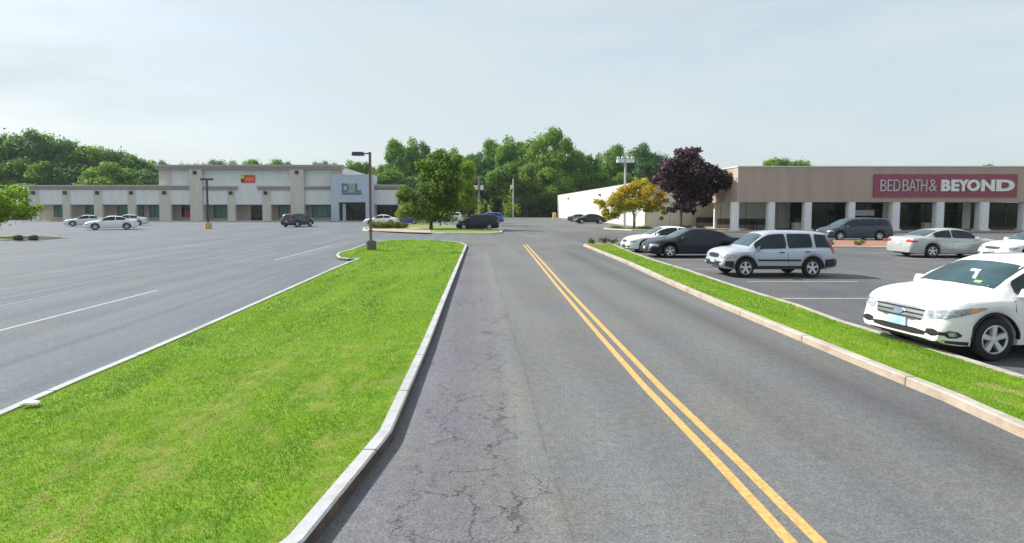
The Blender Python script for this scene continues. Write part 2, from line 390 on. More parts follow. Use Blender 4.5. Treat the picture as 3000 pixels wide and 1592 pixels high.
def blades(name, polys, dens, h, w, m, seed=1, zbase=.10, y_near=8, excl=None):
    """a lawn of separate blades; thinner but wider far away"""
    rs = np.random.RandomState(seed); V = []; T = []
    for poly in polys:
        P = np.array(poly); lo = P.min(0); hi = P.max(0)
        bands = [(-1, 6.5, 1), (6.5, 9, .62), (9, 13, .35), (13, 20, .16), (20, 32, .06), (32, 80, .025)]
        for y0, y1, k in bands:
            a0 = max(lo[1], y0); a1 = min(hi[1], y1)
            if a1 <= a0: continue
            cnt = int((hi[0] - lo[0]) * (a1 - a0) * dens * k)
            x = rs.uniform(lo[0], hi[0], cnt); y = rs.uniform(a0, a1, cnt)
            ins = np.zeros(cnt, bool); j = len(P) - 1
            for i in range(len(P)):
                c = ((P[i, 1] > y) != (P[j, 1] > y)) & (x < (P[j, 0] - P[i, 0]) * (y - P[i, 1]) / (P[j, 1] - P[i, 1] + 1e-12) + P[i, 0]); ins ^= c; j = i
            x = x[ins]; y = y[ins]; c = len(x)
            ww = w / math.sqrt(k) * rs.uniform(.7, 1.3, c); hh = h * rs.uniform(.55, 1.35, c) * (1 + .25 * (1 / math.sqrt(k) - 1) * .3)
            an = rs.uniform(0, 2 * np.pi, c); le = rs.uniform(.1, .9, c) * hh; la = rs.uniform(0, 2 * np.pi, c)
            v = np.zeros((c, 3, 3))
            v[:, 0] = np.stack([x - ww * np.cos(an), y - ww * np.sin(an), np.full(c, zbase)], 1)
            v[:, 1] = np.stack([x + ww * np.cos(an), y + ww * np.sin(an), np.full(c, zbase)], 1)
            v[:, 2] = np.stack([x + le * np.cos(la), y + le * np.sin(la), zbase + hh], 1)
            V.append(v.reshape(-1, 3)); T.append(np.repeat(rs.uniform(0, 1, c), 3))
    V = np.concatenate(V); T = np.concatenate(T); return np_mesh(name, V, 3, T, m)
def np_mesh(name, V, k, T, m, parent=None):
    n = len(V); me = bpy.data.meshes.new(name)
    me.vertices.add(n); me.vertices.foreach_set('co', V.astype(np.float32).ravel())
    me.loops.add(n); me.loops.foreach_set('vertex_index', np.arange(n, dtype=np.int32))
    me.polygons.add(n // k); me.polygons.foreach_set('loop_start', np.arange(0, n, k, dtype=np.int32))
    me.polygons.foreach_set('loop_total', np.full(n // k, k, np.int32))
    me.update(calc_edges=True)
    a = me.attributes.new('tint', 'FLOAT', 'POINT'); a.data.foreach_set('value', T.astype(np.float32))
    me.materials.append(m); o = bpy.data.objects.new(name, me); COL.objects.link(o)
    if parent: o.parent = parent
    return o

# left grass island (outer edge of the kerb's top)
KH = .13
left_px = [(1369, 718), (1310, 868), (1260, 1000), (1148, 1262), (1136, 1278), (892, 1580)]
left_isl = [G(x, y, KH) for x, y in left_px]
left_isl += [(-1.9, 2.4), (-2.6, 1.0), (-5.6, 1.0)]
left_isl += [G(x, y, KH) for x, y in ((13, 1195), (193, 1118), (369, 1046), (527, 980), (790, 866), (979, 783), (1046, 757), (1020, 758), (992, 755), (984, 748), (990, 740), (1030, 729), (1072, 714), (1112, 706), (1150, 702.5), (1220, 702), (1290, 704), (1330, 707), (1355, 711))]
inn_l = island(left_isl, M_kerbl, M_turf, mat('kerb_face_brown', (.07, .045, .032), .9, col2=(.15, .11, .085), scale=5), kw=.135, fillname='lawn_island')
# right grass strip
rr = [G(x, y, 0) for x, y in ((1709, 722), (1835, 774), (1960, 834), (2100, 897), (2356, 1006), (2558, 1092), (2761, 1176), (2988, 1282))]
rr += [(5.95, 4.0), (5.9, 0)]
rl = [(8.1, 0)] + [G(x, y, KH) for x, y in ((2986, 1094), (2878, 1061), (2777, 1030), (2555, 963), (2475, 940), (2340, 891), (2234, 860), (2123, 825), (2018, 790), (1912, 759), (1850, 737), (1818, 724), (1800, 716), (1760, 712), (1720, 713))]
right_isl = rr + rl
inn_r = island(right_isl, M_kerbt, M_turf, M_kerbr, kw=.15, fillname='lawn_strip')
g1 = blades('mown_grass', [inn_l, inn_r], 6800, .032, .0038, M_grass, 3)
g1['kind'] = 'stuff'; g1['label'] = 'bright green mown grass covering both kerbed islands beside the road'

# double yellow line
ycl = [(1533, 717), (1575, 768), (1633, 840), (1713, 934), (1803, 1038), (1893, 1140), (2100, 1356), (2305, 1580)]
yc = [G(x, y) for x, y in ycl]; d0 = Vector(yc[-1]) - Vector(yc[-2]); yc.append(tuple(Vector(yc[-1]) + d0.normalized() * 3))
def stripe(pts, w, off, z, b, wob=0):
    vs = []; P = [Vector(p) for p in pts]
    for i, p in enumerate(P):
        d = (P[min(i + 1, len(P) - 1)] - P[max(i - 1, 0)]).normalized(); nrm = Vector((-d.y, d.x))
        vs += [(*(p + nrm * (off - w / 2)), z), (*(p + nrm * (off + w / 2)), z)]
    b.add(vs, [(2 * i, 2 * i + 1, 2 * i + 3, 2 * i + 2) for i in range(len(P) - 1)])
b = MB(); stripe(yc, .105, 0, .009, b); stripe(yc, .105, .22, .009, b)
o = b.build('centre_line', M_yline); o['kind'] = 'structure'
# stall lines of the left car park: they run parallel to the road
b = MB()
for k in range(9):
    x = -9.75 - 2.47 * k; (b if k < 4 else b)
    if k == 0: continue
    b.box(x - .05, x + .05, 27.1, 33 if k > 1 else 34, .001, .004)
    b.box(x - .05, x + .05, 10, 17.0, .001, .004)
o = b.build('parking_stall_lines', M_fline); o['kind'] = 'structure'
b = MB(); b.box(-9.8, -9.7, 27.1, 37.6, .001, .005); b.box(-9.8, -9.7, 6.5, 17.1, .001, .005)
o = b.build('parking_stall_lines', M_wline); o['kind'] = 'structure'
# stall lines of the right car park: across
b = MB()
for y, x0, x1 in ((12.05, 9.0, 13.6), (16.2, 9.1, 13.7), (18.7, 9.2, 14), (22.0, 9.2, 14.3), (25, 9.2, 14.5), (28, 9.3, 14.6)):
    pass
for (xa, xb, yy) in ((2290, 2600, 876), (2190, 2515, 826), (2010, 2110, 790), (1955, 2080, 762), (2620, 2905, 759), (2555, 2640, 743), (1860, 1950, 742)):
    a = G(xa, yy); c = G(xb, yy); b.box(a[0], c[0], a[1] - .055, a[1] + .055, .009, .013)
o = b.build('parking_stall_lines', M_wline); o['kind'] = 'structure'
# dashes far up the crossing
b = MB()
for xa, xb, yy in ((1540, 1560, 694), (1570, 1582, 694)):
    a = G(xa, yy); c = G(xb, yy); b.box(a[0], c[0], a[1] - .25, a[1] + .25, .005, .009)
o = b.build('road_dashes', M_fline); o['kind'] = 'structure'
# mulch at the tip of the right strip
mp_ = [G(x, y, .12) for x, y in ((1712, 714.5), (1726, 719), (1790, 717.5), (1800, 716.5), (1760, 713.2))]
o = MB().prism(mp_, .12, .135).build('mulch', M_mulch); o['kind'] = 'structure'

# planted islands farther off
cen = [G(x, y) for x, y in ((1062, 676), (1100, 680), (1200, 683.5), (1300, 686), (1440, 687), (1468, 684), (1473, 680), (1465, 677), (1400, 672), (1310, 664), (1250, 660), (1100, 662), (1066, 670))]
island(cen, M_conc, mat('worn_turf', (.10, .17, .02), .95, col2=(.20, .24, .04), scale=1.2), kh=.14, fillname='planted_island')
o = MB().prism([G(x, y, .14) for x, y in ((1075, 675), (1200, 681), (1262, 682.5), (1258, 669), (1205, 667), (1080, 669))], .13, .15).build('soil_bed', M_dirt); o['kind'] = 'structure'
rb = [G(x, y) for x, y in ((1768, 672), (1850, 676.5), (2000, 677.5), (2090, 677), (2100, 671.5), (1990, 669), (1850, 667.5), (1775, 668.5))]
island(rb, M_conc, mat('bed_turf', (.07, .12, .015), .95, col2=(.14, .2, .03), scale=1.2), kh=.12, fillname='planted_island')
ml = [G(x, y) for x, y in ((2418, 722), (2440, 727), (2700, 730), (2990, 731), (3040, 722), (3000, 712.5), (2700, 712), (2440, 709))]
island(ml, M_conc, M_mulch, kh=.13, fillname='mulch_island')
ll = [G(x, y) for x, y in ((-120, 706), (10, 706), (90, 703.5), (150, 700), (178, 697), (150, 695), (60, 695), (-120, 695))]
island(ll, M_conc, mat('rough_turf', (.12, .17, .03), .95, col2=(.25, .24, .08), scale=1.5), kh=.12, fillname='planted_island')

# ------------------------------------------------------------------ left shopping building
BY = G(600, 649)[1]                      # depth of the arcade front
def bx(p, d=0): return PX(p, BY + d)
def bz(p, d=0): return PZ(p, BY + d)
M_stuc = mat('beige_stucco', (.52, .49, .43), .9, col2=(.62, .585, .515), scale=1.6, detail=9, stretch=(1, 1, .25))
M_panel = mat('white_grey_panel', (.64, .66, .65), .85, col2=(.73, .74, .72), scale=1.1, detail=9, stretch=(1, 1, .22))
M_corn = mat('brown_cornice', (.34, .29, .27), .8, var=.08, scale=2)
M_cap = mat('pale_cap', (.62, .62, .62), .7, var=.05)
M_grey = mat('blue_grey_stucco', (.46, .51, .60), .85, var=.05, scale=1.5)
M_teal = mat('teal_glass', (.02, .13, .12), .12, var=.5, scale=.6, spec=.6, col2=(.03, .20, .16))
M_dglass = mat('dark_glass', (.008, .012, .012), .06, var=.5, scale=.8, spec=.28)
M_frame = mat('dark_window_frame', (.03, .035, .035), .5)
M_inner = mat('arcade_wall', (.44, .38, .33), .9, var=.06)
M_black = mat('black_metal', (.02, .02, .025), .45)
M_roof = mat('roof_membrane', (.35, .35, .36), .9)
BB = thing('store_building', 'long pale shopping building with square posts and a taller middle block across the left lot', 'store building', (bx(600), BY, 0))
org = BB.location[:]
def P(b, name, m, parent=BB, **k): return b.build(name, m, parent, org, **k)
D = 2.6
xl, xr = bx(82), bx(1185)
zl, zt = bz(543), bz(485)
P(box(xl + .3, xr, BY + D, BY + 38, 0, zl - .5), 'wall', M_inner)
P(box(bx(466), bx(1003), BY + .9, BY + 30, zl - .45, zt - .3), 'upper_wall', M_panel)
P(box(xl + .2, bx(466), BY + .95, BY + 38, zl - .28, zl - .12), 'roof', M_roof); P(box(bx(1016), xr, BY + .95, BY + 38, zl - .28, zl - .12), 'roof', M_roof)
P(box(xl, xr, BY - 1.6, BY + D, 0.002, .14), 'walkway', M_conc)
# soffit over the arcade
P(box(xl + .5, xr - .2, BY + .5, BY + D - .01, bz(600) + .02, bz(600) + .2), 'soffit', M_stuc)
posts = [(84, 116), (184, 206), (276, 300), (375, 398), (467, 501), (667, 690), (769, 794)]
for a, c in posts: P(box(bx(a), bx(c), BY - .08, BY + .55, 0.05, bz(556)), 'post', M_stuc)
P(box(bx(1168), xr, BY - .08, BY + .55, 0.05, bz(556)), 'post', M_stuc)
tall = [(561, 597), (854, 893)]
for a, c in tall: P(box(bx(a), bx(c), BY - .5, BY + .9, 0.05, bz(497)), 'post', M_stuc)
panels = [(116, 184), (206, 276), (300, 375), (398, 467), (501, 561), (597, 667), (690, 769), (794, 854), (893, 972), (1094, 1168)]
for i, (a, c) in enumerate(panels):
    b = box(bx(a), bx(c), BY + .02, BY + .5, bz(600), bz(556 if i != 6 else 546))
    P(b, 'fascia_panel', M_panel)
    P(box(bx(a), bx(c), BY - .03, BY + .02, bz(600), bz(598)), 'panel_trim', M_cap)
# upper panels
for a, c in ((502, 561), (597, 854), (893, 966)):
    P(box(bx(a), bx(c), BY + .5, BY + .88, bz(546) - .3, bz(497)), 'fascia_panel', M_panel)
P(box(bx(465), bx(502), BY + .4, BY + .89, bz(546) - .3, bz(497)), 'post', M_stuc)
P(box(bx(966), bx(1003), BY + .4, BY + .89, bz(546) - .3, bz(497)), 'post', M_stuc)
def cornice(a, c, y0, yp, d0=-.35):
    z1 = bz(y0); z0 = bz(yp); h = z1 - z0
    xa, xc = bx(a), bx(c)
    b = P(MB().box(xa, xc, BY + d0 + .12, BY + .95, z0, z0 + h * .45).box(xa - .05, xc + .05, BY + d0, BY + .95, z0 + h * .45, z1 - .1), 'cornice', M_corn)
    P(box(xa - .1, xc + .1, BY + d0 - .05, BY + 1.0, z1 - .1, z1), 'cornice_cap', M_cap)
cornice(72, 560.5, 543, 555); cornice(597.5, 697, 545, 557); cornice(756, 853.5, 545, 557); cornice(893.5, 971, 545, 556); cornice(1094.5, 1188, 542, 553)
cornice(463, 1008, 484, 497, -.75)
for x, y, dd in ((101, 565.5, -.08), (194, 565.5, -.08), (288, 565.5, -.08), (387, 565.5, -.08), (484, 565.5, -.08), (678, 566, -.08), (780, 566, -.08), (578, 507, -.5), (874, 506, -.5)):
    cx_, cz_ = bx(x), bz(y)
    P(box(cx_ - .3, cx_ + .3, BY + dd - .3, BY + dd, cz_ - .3, cz_ + .32), 'wall_lamp', M_black)
# windows on the arcade's back wall
def wpx(p): return PX(p, BY + D)
def wpz(p): return PZ(p, BY + D)
def window(a, c, t, bt, m, mull=1):
    fr = MB(); x0, x1, z1, z0 = wpx(a), wpx(c), wpz(t), wpz(bt); y = BY + D
    f = .09
    fr.box(x0, x1, y - .08, y - .002, z0, z0 + f).box(x0, x1, y - .08, y - .002, z1 - f, z1)
    n = mull + 1
    for k in range(n + 1):
        xx = x0 + (x1 - x0 - f) * k / n; fr.box(xx, xx + f, y - .078, y - .002, z0 + f, z1 - f)
    w = P(fr, 'window', M_frame)
    P(box(x0 + f, x1 - f, y - .045, y - .004, z0 + f, z1 - f), 'pane', m, w); return w
for a, c, t, bt, mm, n in ((158, 186, 602, 636, M_teal, 1), (250, 277, 602, 636, M_teal, 1), (344, 376, 602, 637, M_teal, 1), (405, 421, 602, 634, M_teal, 0), (438, 468, 602, 637, M_teal, 1),
                     (532, 562, 602, 637, M_dglass, 0), (626, 668, 602, 638, M_teal, 1), (816, 856, 602, 637, M_teal, 2), (914, 974, 602, 637, M_teal, 3), (1106, 1168, 602, 641, M_dglass, 2)):
    window(a, c, t, bt, mm, n)
dw = window(735, 768, 603, 647, M_dglass, 1); dw.name = 'door'
# poster behind the dark window, stickers
o = box(wpx(540), wpx(558), BY + D - .14, BY + D - .1, wpz(637), wpz(615)).build('window_poster', mat('poster_red', (.38, .05, .03), .6, col2=(.2, .02, .02), scale=2)); tag(o, 'red poster in the dark arcade window left of the first tall pillar', 'poster')
o = box(wpx(844), wpx(852), BY + D - .14, BY + D - .1, wpz(624), wpz(615)).build('window_poster', mat('poster_orange', (.6, .22, .03), .6, col2=(.65, .05, .03), scale=2.5)); tag(o, 'small orange and red poster in the teal window above the dark hatchback', 'poster')
# blue-grey entrance portal
pf = BY - 1.8
def qx(p): return PX(p, pf)
def qz(p): return PZ(p, pf)
zpt = qz(514)
xa, xb, xo0, xo1, zo = qx(970), qx(1093), qx(992), qx(1071), qz(593)
P(MB().box(xa, xo0, pf, BY + D - .02, 0.05, zo).box(xo1, xb, pf, BY + D - .02, 0.05, zo).box(xa, xb, pf, BY + D - .02, zo, zpt), 'entrance_portal', M_grey)
P(box(xa - .06, xb + .06, pf - .06, BY + D, zpt, zpt + .12), 'portal_cap', M_cap)
yy = pf + 1.1
b = MB(); b.box(xo0, xo1, yy, yy + .1, zo - .25, zo)
for k in range(6):
    xx = xo0 + (xo1 - xo0 - .1) * k / 5; b.box(xx, xx + .1, yy, yy + .1, .14, zo - .25)
b.box(xo0 + .1, xo1 - .1, yy, yy + .1, 2.3, 2.4)
dr = P(b, 'door', M_frame); P(box(xo0 + .01, xo1 - .01, yy + .04, yy + .06, .14, zo - .2), 'pane', M_dglass, dr)
P(box(xo0 + .5, xo0 + 1.15, yy - .12, yy - .01, .14, zo - .26), 'door_pillar', M_grey)
# sign: grey D, green X, grey L with a row of tiny unreadable letters below
M_sgn = mat('sign_slate', (.10, .13, .18), .5); M_grn = mat('sign_green', (.12, .42, .06), .5)
SG = thing('store_sign', 'slate and green DXL letters on the blue grey entrance portal', 'sign', (qx(1003), pf - .03, qz(563)))
so_ = SG.location[:]
sw = qx(1058) - qx(1003); sh = qz(538) - qz(563)
for ch, x0, w_, m_, of in (('D', 0, .37, M_sgn, .02), ('X', .38, .27, M_grn, .01), ('L', .70, .30, M_sgn, .02)):
    t_ = text_mesh(ch, sh, sw * w_, .12, of); shift(t_, sw * x0, 0, 0); t_.build('letter', m_, SG)
b = MB()
for k in range(14): b.box(sw * (k / 13.2), sw * (k / 13.2) + sw * .05, -.08, 0, -sh * .30, -sh * .08)
b.build('small_lettering', M_sgn, SG)
# red and orange banner
BN = thing('banner', 'red banner with orange middle and yellow corner hung on the upper middle wall', 'banner', (bx(705), BY + .45, bz(536)))
bw = bx(747) - bx(705); bh = bz(513) - bz(536)
box(0, bw, -.04, 0, 0, bh).build('cloth', mat('banner_red', (.6, .07, .06), .7), BN)
b = MB()
for k in range(5): b.box(bw * (.36 + .115 * k), bw * (.36 + .115 * k) + bw * .085, -.06, -.042, bh * .27, bh * .68)
b.build('faded_lettering', mat('banner_orange', (.75, .3, .05), .7), BN)
b = MB(); b.prism([(bw * (.11 + .12 * math.cos(t)), bh * (.75 + .24 * math.sin(t))) for t in np.linspace(0, 2 * math.pi, 14)[:-1]], .042, .06)
b.v = [(p[0], -p[2], p[1]) for p in b.v]; b.build('emblem', mat('banner_yellow', (.6, .62, .1), .7), BN)
box(bw * .0, bw * .2, -.06, -.042, bh * .12, bh * .5).build('emblem', mat('banner_dark', (.05, .06, .08), .7), BN)

# ------------------------------------------------------------------ right store
RY = G(2155, 680)[1]; RW = G(1890, 666)[1]; RS = RY + 4.6
M_tan = mat('tan_stucco', (.46, .36, .30), .9, col2=(.39, .305, .255), scale=1.1, detail=9, stretch=(1, 1, .22))
M_white = mat('white_column_paint', (.72, .74, .76), .7, var=.05)
M_wall = mat('cream_tilt_wall', (.64, .63, .57), .85, col2=(.54, .54, .48), scale=.9, detail=8, stretch=(1, 1, .2))
M_gwall = mat('pale_grey_wall', (.66, .68, .63), .85, var=.05, scale=.6)
def rx(p, d=0): return PX(p, RY + d)
def rz_(p, d=0): return PZ(p, RY + d)
xw = PX(1889, RW)
farY = xw / ((1632 - CX) / F) / 1.0
RB = thing('store_building', 'tan fronted big store with white columns and a long cream side wall', 'store building', (rx(2155), RY, 0))
org2 = RB.location[:]
def Q(b, name, m, parent=RB, **k): return b.build(name, m, parent, org2, **k)
x0f = rx(2155); x1f = 64; z1f = rz_(491); z0f = rz_(593)
Q(MB().box(x0f, x1f, RY - .35, RY + .35, z0f, z1f), 'fascia', M_tan)
Q(MB().box(x0f, x0f + .7, RY + .35, RW + 6, z0f, z1f), 'fascia', M_tan)
Q(MB().box(x0f - .07, x1f, RY - .42, RY + .42, z1f, z1f + .13).box(x0f - .07, x0f + .77, RY + .42, RW + 6, z1f, z1f + .13), 'coping', M_cap)
Q(MB().box(x0f + .7, x1f, RY + .35, RW, z0f + .05, z0f + .25), 'soffit', M_gwall)
wh = 6.0
Q(MB().box(xw, xw + .4, RW, farY, 0, wh), 'side_wall', M_wall)
R2 = RY + 7.0
Q(MB().box(xw + .4, x0f + 9.0, RW, RW + .4, 0, wh - .1), 'back_wall', M_gwall)
Q(MB().box(x0f + .75, PX(2375, RS) - .9, R2, R2 + .3, 0.15, z0f + .04), 'back_wall', M_gwall)
Q(MB().box(xw - .03, xw + .5, RW - .03, farY + .03, wh, wh + .12), 'side_coping', M_cap)
Q(box(xw + .4, x1f, RW + .4, farY, wh - .5, wh - .3), 'roof', M_roof)
Q(box(x0f + .7, x1f, RY + .35, RW + .4, z0f + .3, z0f + .5), 'roof', M_roof)
yy = RW + 6
while yy < farY - 2: Q(box(xw - .012, xw + .02, yy, yy + .09, .02, wh), 'wall_joint', mat('joint_grey', (.36, .36, .33), .9)); yy += 7.2
for p, YY in ((1962, RW), (2110, R2), (2185, R2), (2277, R2)): Q(box(PX(p, YY), PX(p, YY) + .1, YY - .012, YY + .02, .16, z0f), 'wall_joint', mat('joint_grey', (.3, .3, .28), .9))
for p in (1666, 1758): # small wall packs on the cream side
    Yp = xw / ((p - CX) / F); zp = PZ(571 if p == 1758 else 582, Yp)
    Q(box(xw - .3, xw, Yp - .3, Yp + .3, zp - .2, zp + .15), 'wall_lamp', M_frame)
Q(MB().box(x0f - 3, x1f, RY - 1.9, RW - .02, .002, .15).box(PX(1890, RW), x0f - 3, RW - 1.6, RW - .02, .002, .15), 'walkway', M_walk)
cols = [(2142, 2163), (2247, 2268), (2353, 2375), (2481, 2502), (2608, 2632), (2737, 2761), (2863, 2891), (2990, 3018)]
for a, c in cols:
    w2 = (rx(c) - rx(a)) / 2; xc = (rx(a) + rx(c)) / 2
    b = MB(); pts = []
    for k in range(16):           # fluted square column with rounded corners
        t = 2 * math.pi * (k + .5) / 16; s_ = w2 / max(abs(math.cos(t)), abs(math.sin(t))) * .5 + w2 * .55
        pts.append((xc + min(w2, max(-w2, s_ * math.cos(t))), RY + min(w2, max(-w2, s_ * math.sin(t)))))
    b.prism(pts, .15, z0f)
    cobj = Q(b, 'column', M_white, smooth=20)
    bb = MB(); bb.box(xc - w2 - .03, xc + w2 + .03, RY - w2 - .03, RY + w2 + .03, .15, .32); Q(bb, 'column_base', M_white, cobj)
# storefront glass
sx0 = PX(2375, RS); 
Q(MB().box(sx0 - 1.0, sx0, RS, RW, .15, z0f + .05).box(sx0, x1f, RS + .5, RS + .7, .15, z0f), 'storefront_wall', mat('dark_interior', (.02, .022, .022), .9))
k = 0; xx = sx0
while xx < x1f - 3:
    wdt = 2.05
    if k % 5 == 4:
        Q(box(xx, xx + .9, RS - .1, RS + .3, .15, z0f), 'storefront_pier', M_gwall); xx += .9; k += 1; continue
    f = .07; b = MB()
    b.box(xx, xx + wdt, RS - .03, RS + .07, .15, .4).box(xx, xx + wdt, RS - .03, RS + .07, z0f - .16, z0f - .01).box(xx, xx + f, RS - .03, RS + .07, .4, z0f - .16).box(xx + wdt - f, xx + wdt, RS - .03, RS + .07, .4, z0f - .16).box(xx + f, xx + wdt - f, RS - .02, RS + .06, 2.25, 2.33)
    w_ = Q(b, 'window', M_frame); Q(box(xx + f, xx + wdt - f, RS + .01, RS + .03, .4, z0f - .16), 'pane', M_dglass, w_)
    xx += wdt; k += 1
o = box(PX(2502, RY + 2.2), PX(2562, RY + 2.2), RY + 2.2, RY + 2.28, PZ(632, RY + 2.2), PZ(616, RY + 2.2)); t_ = o.build('banner', mat('pale_banner', (.6, .58, .58), .7)); tag(t_, 'pale horizontal banner hanging between two white columns behind the dark minivan', 'banner')
# maroon sign with white letters
M_mar = mat('maroon_panel', (.26, .055, .095), .55, col2=(.30, .07, .11), scale=.8); M_let = mat('sign_white', (.78, .80, .78), .5); M_let2 = mat('sign_thin_letters', (.55, .52, .55), .5)
sy = RY - .35
def sx_(p): return PX(p, sy)
def sz_(p): return PZ(p, sy)
SB = thing('store_sign', 'long maroon sign panel reading BED BATH & BEYOND in white letters on the tan fascia', 'sign', (sx_(2555), sy, sz_(578)))
sbw = sx_(2974) - sx_(2555); sbh = sz_(511) - sz_(578)
box(0, sbw, -.12, 0, 0, sbh).build('panel', M_mar, SB)
def put(txt, a, c, off, m, t0=527, t1=561, ex=.12):
    x_, x2 = sx_(a) - sx_(2555), sx_(c) - sx_(2555); zb, zt_ = sz_(t1) - sz_(578), sz_(t0) - sz_(578)
    t = text_mesh(txt, zt_ - zb, x2 - x_, ex, off); shift(t, x_, -.125, zb); t.build('letter', m, SB)
for ch, a, c in (('B', 2573, 2590), ('E', 2593, 2608), ('D', 2611, 2630), ('B', 2637, 2655), ('A', 2656, 2676), ('T', 2674, 2689), ('H', 2691, 2708), ('&', 2715, 2736)):
    put(ch, a, c, -.012, M_let2)
for ch, a, c in (('B', 2750, 2776), ('E', 2779, 2802), ('Y', 2799, 2829), ('O', 2825, 2862), ('N', 2866, 2905), ('D', 2910, 2963)):
    put(ch, a, c, .045, M_let)

# ------------------------------------------------------------------ trees
M_bark = mat('grey_bark', (.10, .085, .07), .95, var=.3, scale=12, bump=.6)
LM_far = leafmat('leaf_far_green', (.065, .16, .03), ((.14, .30, .04), (.30, .45, .08)), .5)
LM_far2 = leafmat('leaf_far_bright', (.08, .18, .03), ((.18, .32, .04), (.33, .46, .08)), .5)
LM_blue = leafmat('leaf_far_dark', (.05, .13, .055), ((.095, .21, .07), (.18, .29, .10)), .5)
LM_mid = leafmat('leaf_mid_green', (.065, .13, .014), ((.13, .23, .02), (.28, .37, .04)), .45)
LM_lime = leafmat('leaf_lime', (.10, .19, .015), ((.20, .34, .02), (.36, .46, .04)), .45)
LM_fall = leafmat('leaf_autumn', (.17, .22, .015), ((.42, .40, .03), (.66, .34, .05)), .45)
LM_purp = leafmat('leaf_purple', (.022, .013, .018), ((.05, .027, .036), (.15, .09, .105)), .15)
LM_shrub = leafmat('leaf_shrub', (.05, .10, .01), ((.11, .18, .015), (.26, .30, .03)), .35)

def leaves(clumps, per, size, seed, flat=.6, clump_tint=.45, shell=.55, yshift=None):
    """leaf quads in clumps; clump = (x,y,z, rx,ry,rz, tint)"""
    rs = np.random.RandomState(seed); V = []; T = []
    for c in clumps:
        n = max(6, int(per * c[3] * c[4]))
        d = rs.normal(size=(n, 3)); d /= np.linalg.norm(d, axis=1)[:, None] + 1e-9
        r = shell + (1 - shell) * rs.uniform(0, 1, n) ** .6; r *= 1 + .24 * rs.normal(size=n)
        p = np.array(c[:3]) + d * r[:, None] * np.array(c[3:6])
        nn = d * 1.1 + rs.normal(size=(n, 3)) * .75; nn[:, 2] += .25; nn /= np.linalg.norm(nn, axis=1)[:, None]
        a = np.cross(nn, rs.normal(size=(n, 3))); a /= np.linalg.norm(a, axis=1)[:, None] + 1e-9; b_ = np.cross(nn, a)
        s = size * rs.uniform(.55, 1.35, n)[:, None]
        q = np.stack([p - a * s, p - b_ * s * flat, p + a * s, p + b_ * s * flat], 1)
        V.append(q.reshape(-1, 3)); t = np.clip(c[6] * clump_tint + rs.uniform(0, 1, n) * (1 - clump_tint), 0, 1); T.append(np.repeat(t, 4))
    return np.concatenate(V), np.concatenate(T)
def crown_clumps(H, Rx, z0, n, seed, fill=.75, cr=.36, top=1.0, shape=1.0):
    rs = np.random.RandomState(seed); out = []; cz = (z0 + H) / 2; hz = (H - z0) / 2
    while len(out) < n:
        d = rs.normal(size=3); d /= np.linalg.norm(d); r = rs.uniform(.25, 1) ** .5 * .78
        z = cz + d[2] * r * hz
        k = 1 - shape * .35 * max(0, (z - cz) / hz)
        rr_ = Rx * cr * rs.uniform(.6, 1.25)
        out.append((d[0] * r * Rx * k, d[1] * r * Rx * k, z, rr_, rr_, rr_ * rs.uniform(.6, .85), rs.uniform(0, 1)))
    return out
def trunk_mb(H, z0, Rx, r0, seed, limbs=7):
    rs = random.Random(seed); b = MB(); tx = rs.uniform(-.3, .3); ty = rs.uniform(-.3, .3)
    pts = [(0, 0, 0), (0, 0, z0 * .3), (tx * .3, ty * .3, z0), (tx, ty, z0 + (H - z0) * .4), (tx * 1.3, ty * 1.3, H * .86)]
    b.tube(pts, [r0 * 1.35, r0, r0 * .85, r0 * .5, r0 * .12], 9)
    for i in range(limbs):
        t = rs.uniform(0, 2 * math.pi); za = z0 * .85 + (H - z0) * rs.uniform(0, .45); L = Rx * rs.uniform(.55, .85)
        s = min(1, max(0, (za - z0) / (H - z0)))
        p0 = (tx * s, ty * s, za); p1 = (L * .45 * math.cos(t), L * .45 * math.sin(t), za + L * .35); p2 = (L * math.cos(t), L * math.sin(t), za + L * .75)
        b.tube([p0, p1, p2], [r0 * .42, r0 * .25, r0 * .06], 6)
    return b
def tree(name, label, loc, H, Rx, z0, seed, lm, per=60, size=.16, n=34, r0=.2, cr=.36, group=None, clumps=None, limbs=7, shape=1.0, flat=.6, rz=0):
    t = thing(name, label, 'tree', loc, rz, group)
    cl = clumps or crown_clumps(H, Rx, z0, n, seed, cr=cr, shape=shape)
    V, T = leaves(cl, per, size, seed + 5, flat=flat)
    if not clumps:
        zz = V[:, 2]; k_ = (H - z0) / (np.percentile(zz, 99.7) - z0); V[:, 2] = z0 + (zz - z0) * k_
    np_mesh('crown', V, 4, T, lm, t)
    trunk_mb(H, z0, Rx, r0, seed, limbs).build('trunk', M_bark, t, smooth=60)
    return t
# woodland trees: five kinds, copied
protos = []
spec = [(20, 6.0, 3.5, LM_far), (20, 7.0, 3.0, LM_far2), (20, 5.2, 2.6, LM_far), (20, 6.6, 4.0, LM_blue), (20, 5.6, 3.0, LM_blue), (20, 6.4, 2.5, LM_far2)]
def woodland(px, top, Y, kind, wid, label, group):
    h = PZ(top, Y); x = PX(px, Y)
    H0, Rx0, z0, lm = spec[kind]
    sc = h / H0; sw_ = wid / (2 * Rx0)
    rz = random.Random(px * 7 + kind).uniform(0, 6.28)
    for (k, pr) in protos:
        if k == kind:
            return dup(pr, (x, Y, 0), rz, label, group, (sw_, sw_, sc))
    t = tree('woodland_tree', label, (x, Y, 0), H0, Rx0, z0, 40 + kind, lm, per=95, size=.30, n=46, r0=.32, cr=.30, group=group, shape=[1, .7, 1.2, .6, 1, .9][kind], rz=rz)
    t.scale = (sw_, sw_, sc); protos.append((kind, t)); return t
GL = 'trees in the wood behind the left end of the pale building'
